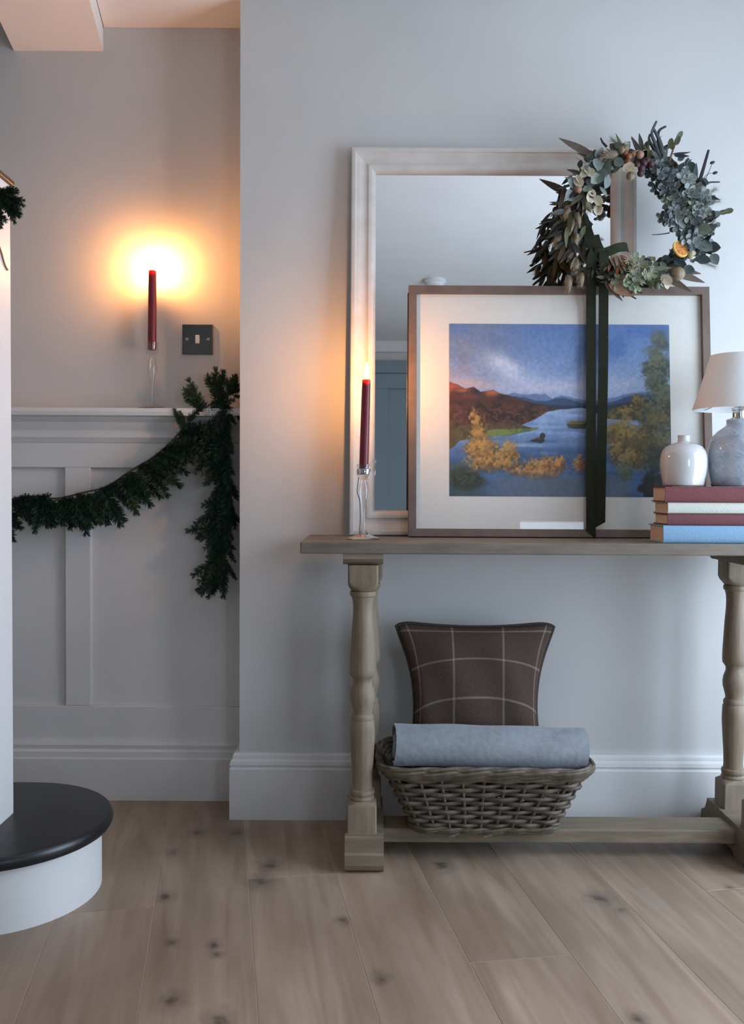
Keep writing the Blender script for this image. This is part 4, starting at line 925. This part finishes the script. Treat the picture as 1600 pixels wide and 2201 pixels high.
# spiky eryngium stars
def star(m):
    mb = MB()
    for k in range(11):
        a = 2*math.pi*k/11; mb.tube([(0, 0, 0), (.008*math.cos(a), .008*math.sin(a), .003), (.019*math.cos(a), .019*math.sin(a), .008)], [.0012, .0009, .0002], 4)
    return mb.mesh('thistle_star', m)
sm_ = star(M['cream'])
for x, y in ((1352, 558), (1360, 582), (1372, 566), (1395, 592), (1428, 600)): put('thistle_star', sm_, wr, frame_mat(wp(x, y, .06), (random.uniform(-1, 1), 0, 1), (0, -1, .2), random.uniform(.7, 1)))
# dark twigs and stems
def stem(pts, r, m, name='stem', off=.03): 
    q = catmull([wp(x, y, off) - wc_ for x, y in pts], 5); MB().tube(q, [r*(1-.5*i/len(q)) for i in range(len(q))], 5).build(name, M[m], wr, True)
for pts, r, m in ((((1420, 340), (1408, 305), (1402, 285), (1412, 260)), .0055, 'euc_dark'), (((1424, 335), (1416, 300), (1418, 280), (1432, 271)), .005, 'black'), (((1428, 335), (1420, 305), (1412, 288), (1405, 275)), .006, 'euc_dark'), (((1414, 330), (1402, 312), (1396, 298), (1398, 288)), .005, 'black'),
                  (((1440, 345), (1448, 320), (1455, 300)), .003, 'bronze'), (((1500, 405), (1512, 365), (1524, 322)), .0058, 'black'), (((1502, 400), (1525, 392), (1548, 391)), .003, 'black'), (((1498, 420), (1515, 390), (1532, 350)), .0012, 'black'), (((1505, 395), (1520, 375), (1536, 371)), .001, 'black'),
                  (((1515, 472), (1540, 460), (1566, 453)), .0028, 'olive'), (((1480, 390), (1490, 370), (1496, 356)), .0025, 'bronze'), (((1470, 385), (1478, 362), (1481, 340)), .002, 'bronze'), (((1305, 315), (1296, 305), (1292, 296)), .0035, 'black'),
                  (((1200, 470), (1180, 476), (1160, 481)), .003, 'black'), (((1196, 490), (1184, 502), (1178, 512)), .003, 'black'), (((1200, 530), (1188, 540), (1180, 546)), .005, 'deep'), (((1205, 540), (1190, 552), (1180, 560)), .005, 'deep'), (((1225, 585), (1232, 600), (1222, 608)), .003, 'black'), (((1320, 620), (1345, 630), (1368, 642)), .003, 'black'),
                  (((1440, 500), (1420, 503), (1402, 504)), .0016, 'plum'), (((1285, 445), (1298, 458), (1302, 463)), .003, 'black'), (((1380, 555), (1400, 560), (1415, 575)), .004, 'plum')):
    stem(pts, r, m)
blk = ball(.0055, M['black'], 'seed', 0)
for x, y in ((1532, 349), (1538, 371), (1300, 463), (1178, 512), (1282, 470)): put('seed', blk, wr, frame_mat(wp(x, y, .03), (1, 0, .3), (0, -1, 0), (.7, 1.2, .7)))
lf_g = leaf_mesh('oval_leaf', .024, .014, M['olive'], shape='round')
for x, y, an in ((1452, 312, -65), (1455, 300, -60), (1448, 322, -110), (1545, 458, -10), (1556, 455, -10), (1440, 318, -80), (1385, 322, -60)): place('leaf', lf_g, x, y, an, 1.0, .03, .1, .3)
# dried orange slice
og = Matrix.Translation(wp(1463, 535, .062) - wc_) @ Euler((math.radians(70), math.radians(-12), math.radians(28))).to_matrix().to_4x4()
osl = MB().lathe([(.0, -.002), (.019, -.002), (.0195, 0), (.019, .002), (0, .002)], n=32, cap=False).build('orange_slice', M['orange_flesh'], wr); osl.matrix_local = og
rind = MB().lathe([(.0188, -.0028), (.0222, -.0022), (.0228, 0), (.0222, .0022), (.0188, .0028), (.0188, -.0028)], n=32, cap=False).build('rind', M['orange_rind'], osl, True)
for k in range(8):
    a = math.pi*k/4; MB().tube([(.002*math.cos(a), .002*math.sin(a), .0022), (.0185*math.cos(a), .0185*math.sin(a), .0024)], .0005, 4).build('membrane', M['orange_rind'], osl)
# pampas fluff at the right
def fluff(m):
    r = random.Random(5); mb = MB()
    for i in range(260):
        t = r.random(); p = Vector((0, t*.05, 0)); d = Vector((r.gauss(0, .6), 1, r.gauss(0, .6))).normalized(); s_ = d.orthogonal().normalized()*.0003; L = r.uniform(.014, .028)
        mb.add([p-s_, p+s_, p+d*L], [(0, 1, 2)])
    return mb.mesh('pampas_plume', m)
M['pampas'] = mat('pale_plume', (.42, .40, .36), .9, .1, 40)
fm = fluff(M['pampas'])
for x, y, an in ((1505, 430, -35), (1508, 440, -10), (1495, 470, 10), (1470, 515, -45), (1300, 515, 190), (1350, 320, -150), (1225, 560, 60), (1500, 560, 20)): place('plume', fm, x, y, an, .9, .03, .2, .3)

# ribbon: wraps the ring and two long tails
rb_ = empty('velvet_ribbon', wp(1290, 545, .05), 'dark green velvet ribbon tied on the wreath with two long tails', 'ribbon')
def pic_front(py): z = P(1290, py, 2.36).z; return PYY + (z-TZ)*math.tan(PL)
def strip(name, pts, w, ends=None):
    """pts: (px, py, Y) centre line; w half width in px"""
    q = catmull([P(*p) for p in pts], 8); v = []; f = []; n = len(q)
    for i, p in enumerate(q):
        t = (q[min(i+1, n-1)] - q[max(i-1, 0)]).normalized(); s_ = t.cross(Vector((0, 1, 0))).normalized(); nr = t.cross(s_)
        hw = w*p.y/F
        sk0 = sk1 = 0
        if ends and i >= n-1: sk0, sk1 = ends[0]*p.y/F, ends[1]*p.y/F
        for sg, sk in ((-1, sk0), (1, sk1)):
            for th in (-.0006, .0006): v.append(p + s_*hw*sg + nr*th + t*sk - rb_.location)
    for i in range(n-1):
        a, b = i*4, (i+1)*4; f += [(a, a+2, b+2, b), (a+1, b+1, b+3, a+3), (a, b, b+1, a+1), (a+2, a+3, b+3, b+2)]
    f += [(0, 1, 3, 2), ((n-1)*4, (n-1)*4+2, (n-1)*4+3, (n-1)*4+1)]
    pyd(name, v, f, M['velvet'], rb_, True, 40)
YR = WRY-.058
strip('ribbon_tail', [(1281, 535, YR), (1273, 560, YR-.004), (1271, 640, pic_front(640)-.012), (1271, 800, pic_front(800)-.008), (1271, 950, pic_front(950)-.007), (1271, 1080, pic_front(1080)-.007), (1271, 1143, pic_front(1140)-.008)], 10.5, (-3, 14))
strip('ribbon_tail', [(1298, 535, YR-.004), (1299, 560, YR-.008), (1298, 640, pic_front(640)-.016), (1297, 800, pic_front(800)-.011), (1294, 950, pic_front(950)-.009), (1292, 1060, pic_front(1060)-.008), (1291, 1126, pic_front(1120)-.009)], 10.5, (8, -8))
strip('ribbon_wrap', [(1278, 505, YR+.008), (1284, 525, YR), (1294, 542, YR-.003), (1308, 540, YR), (1328, 532, YR+.004), (1344, 530, YR+.022), (1350, 532, YR+.045)], 10)
strip('ribbon_loop', [(1286, 548, YR-.002), (1276, 530, YR), (1268, 510, YR+.006), (1262, 490, YR+.022), (1264, 478, YR+.045), (1268, 474, YR+.06)], 11)
MB().bbox(-.014, .014, -.006, .006, -.010, .010, .005, 3).build('knot', M['velvet'], rb_, True).location = P(1288, 540, YR-.004) - rb_.location

# ------------------------------------------------------------------ smoke alarm on the ceiling behind, mirrored in the glass
nrm = Vector((0, -math.cos(ML), math.sin(ML))); v0 = ray(935, 602); o_ = Vector((0, MY+.024, TZ)); t_ = (o_-Vector((0, 0, CH))).dot(nrm)/v0.dot(nrm); hit = Vector((0, 0, CH)) + v0*t_
rf_ = v0 - nrm*2*v0.dot(nrm); ap = hit + rf_*((CZ-hit.z)/rf_.z)
sa = empty('smoke_alarm', (ap.x, ap.y, CZ), 'round white smoke alarm fixed to the ceiling', 'smoke alarm')
MB().lathe([(.055, 0), (.056, -.012), (.050, -.018), (.046, -.019), (.044, -.030), (.036, -.036), (0, -.037)][::-1], n=36, cap=False).build('alarm_body', M['white_plastic'], sa, True, 40)
MB().lathe([(.0065, -.0365), (.006, -.039), (0, -.0395)][::-1], n=16, cap=False).build('test_button', M['white_plastic'], sa, True)
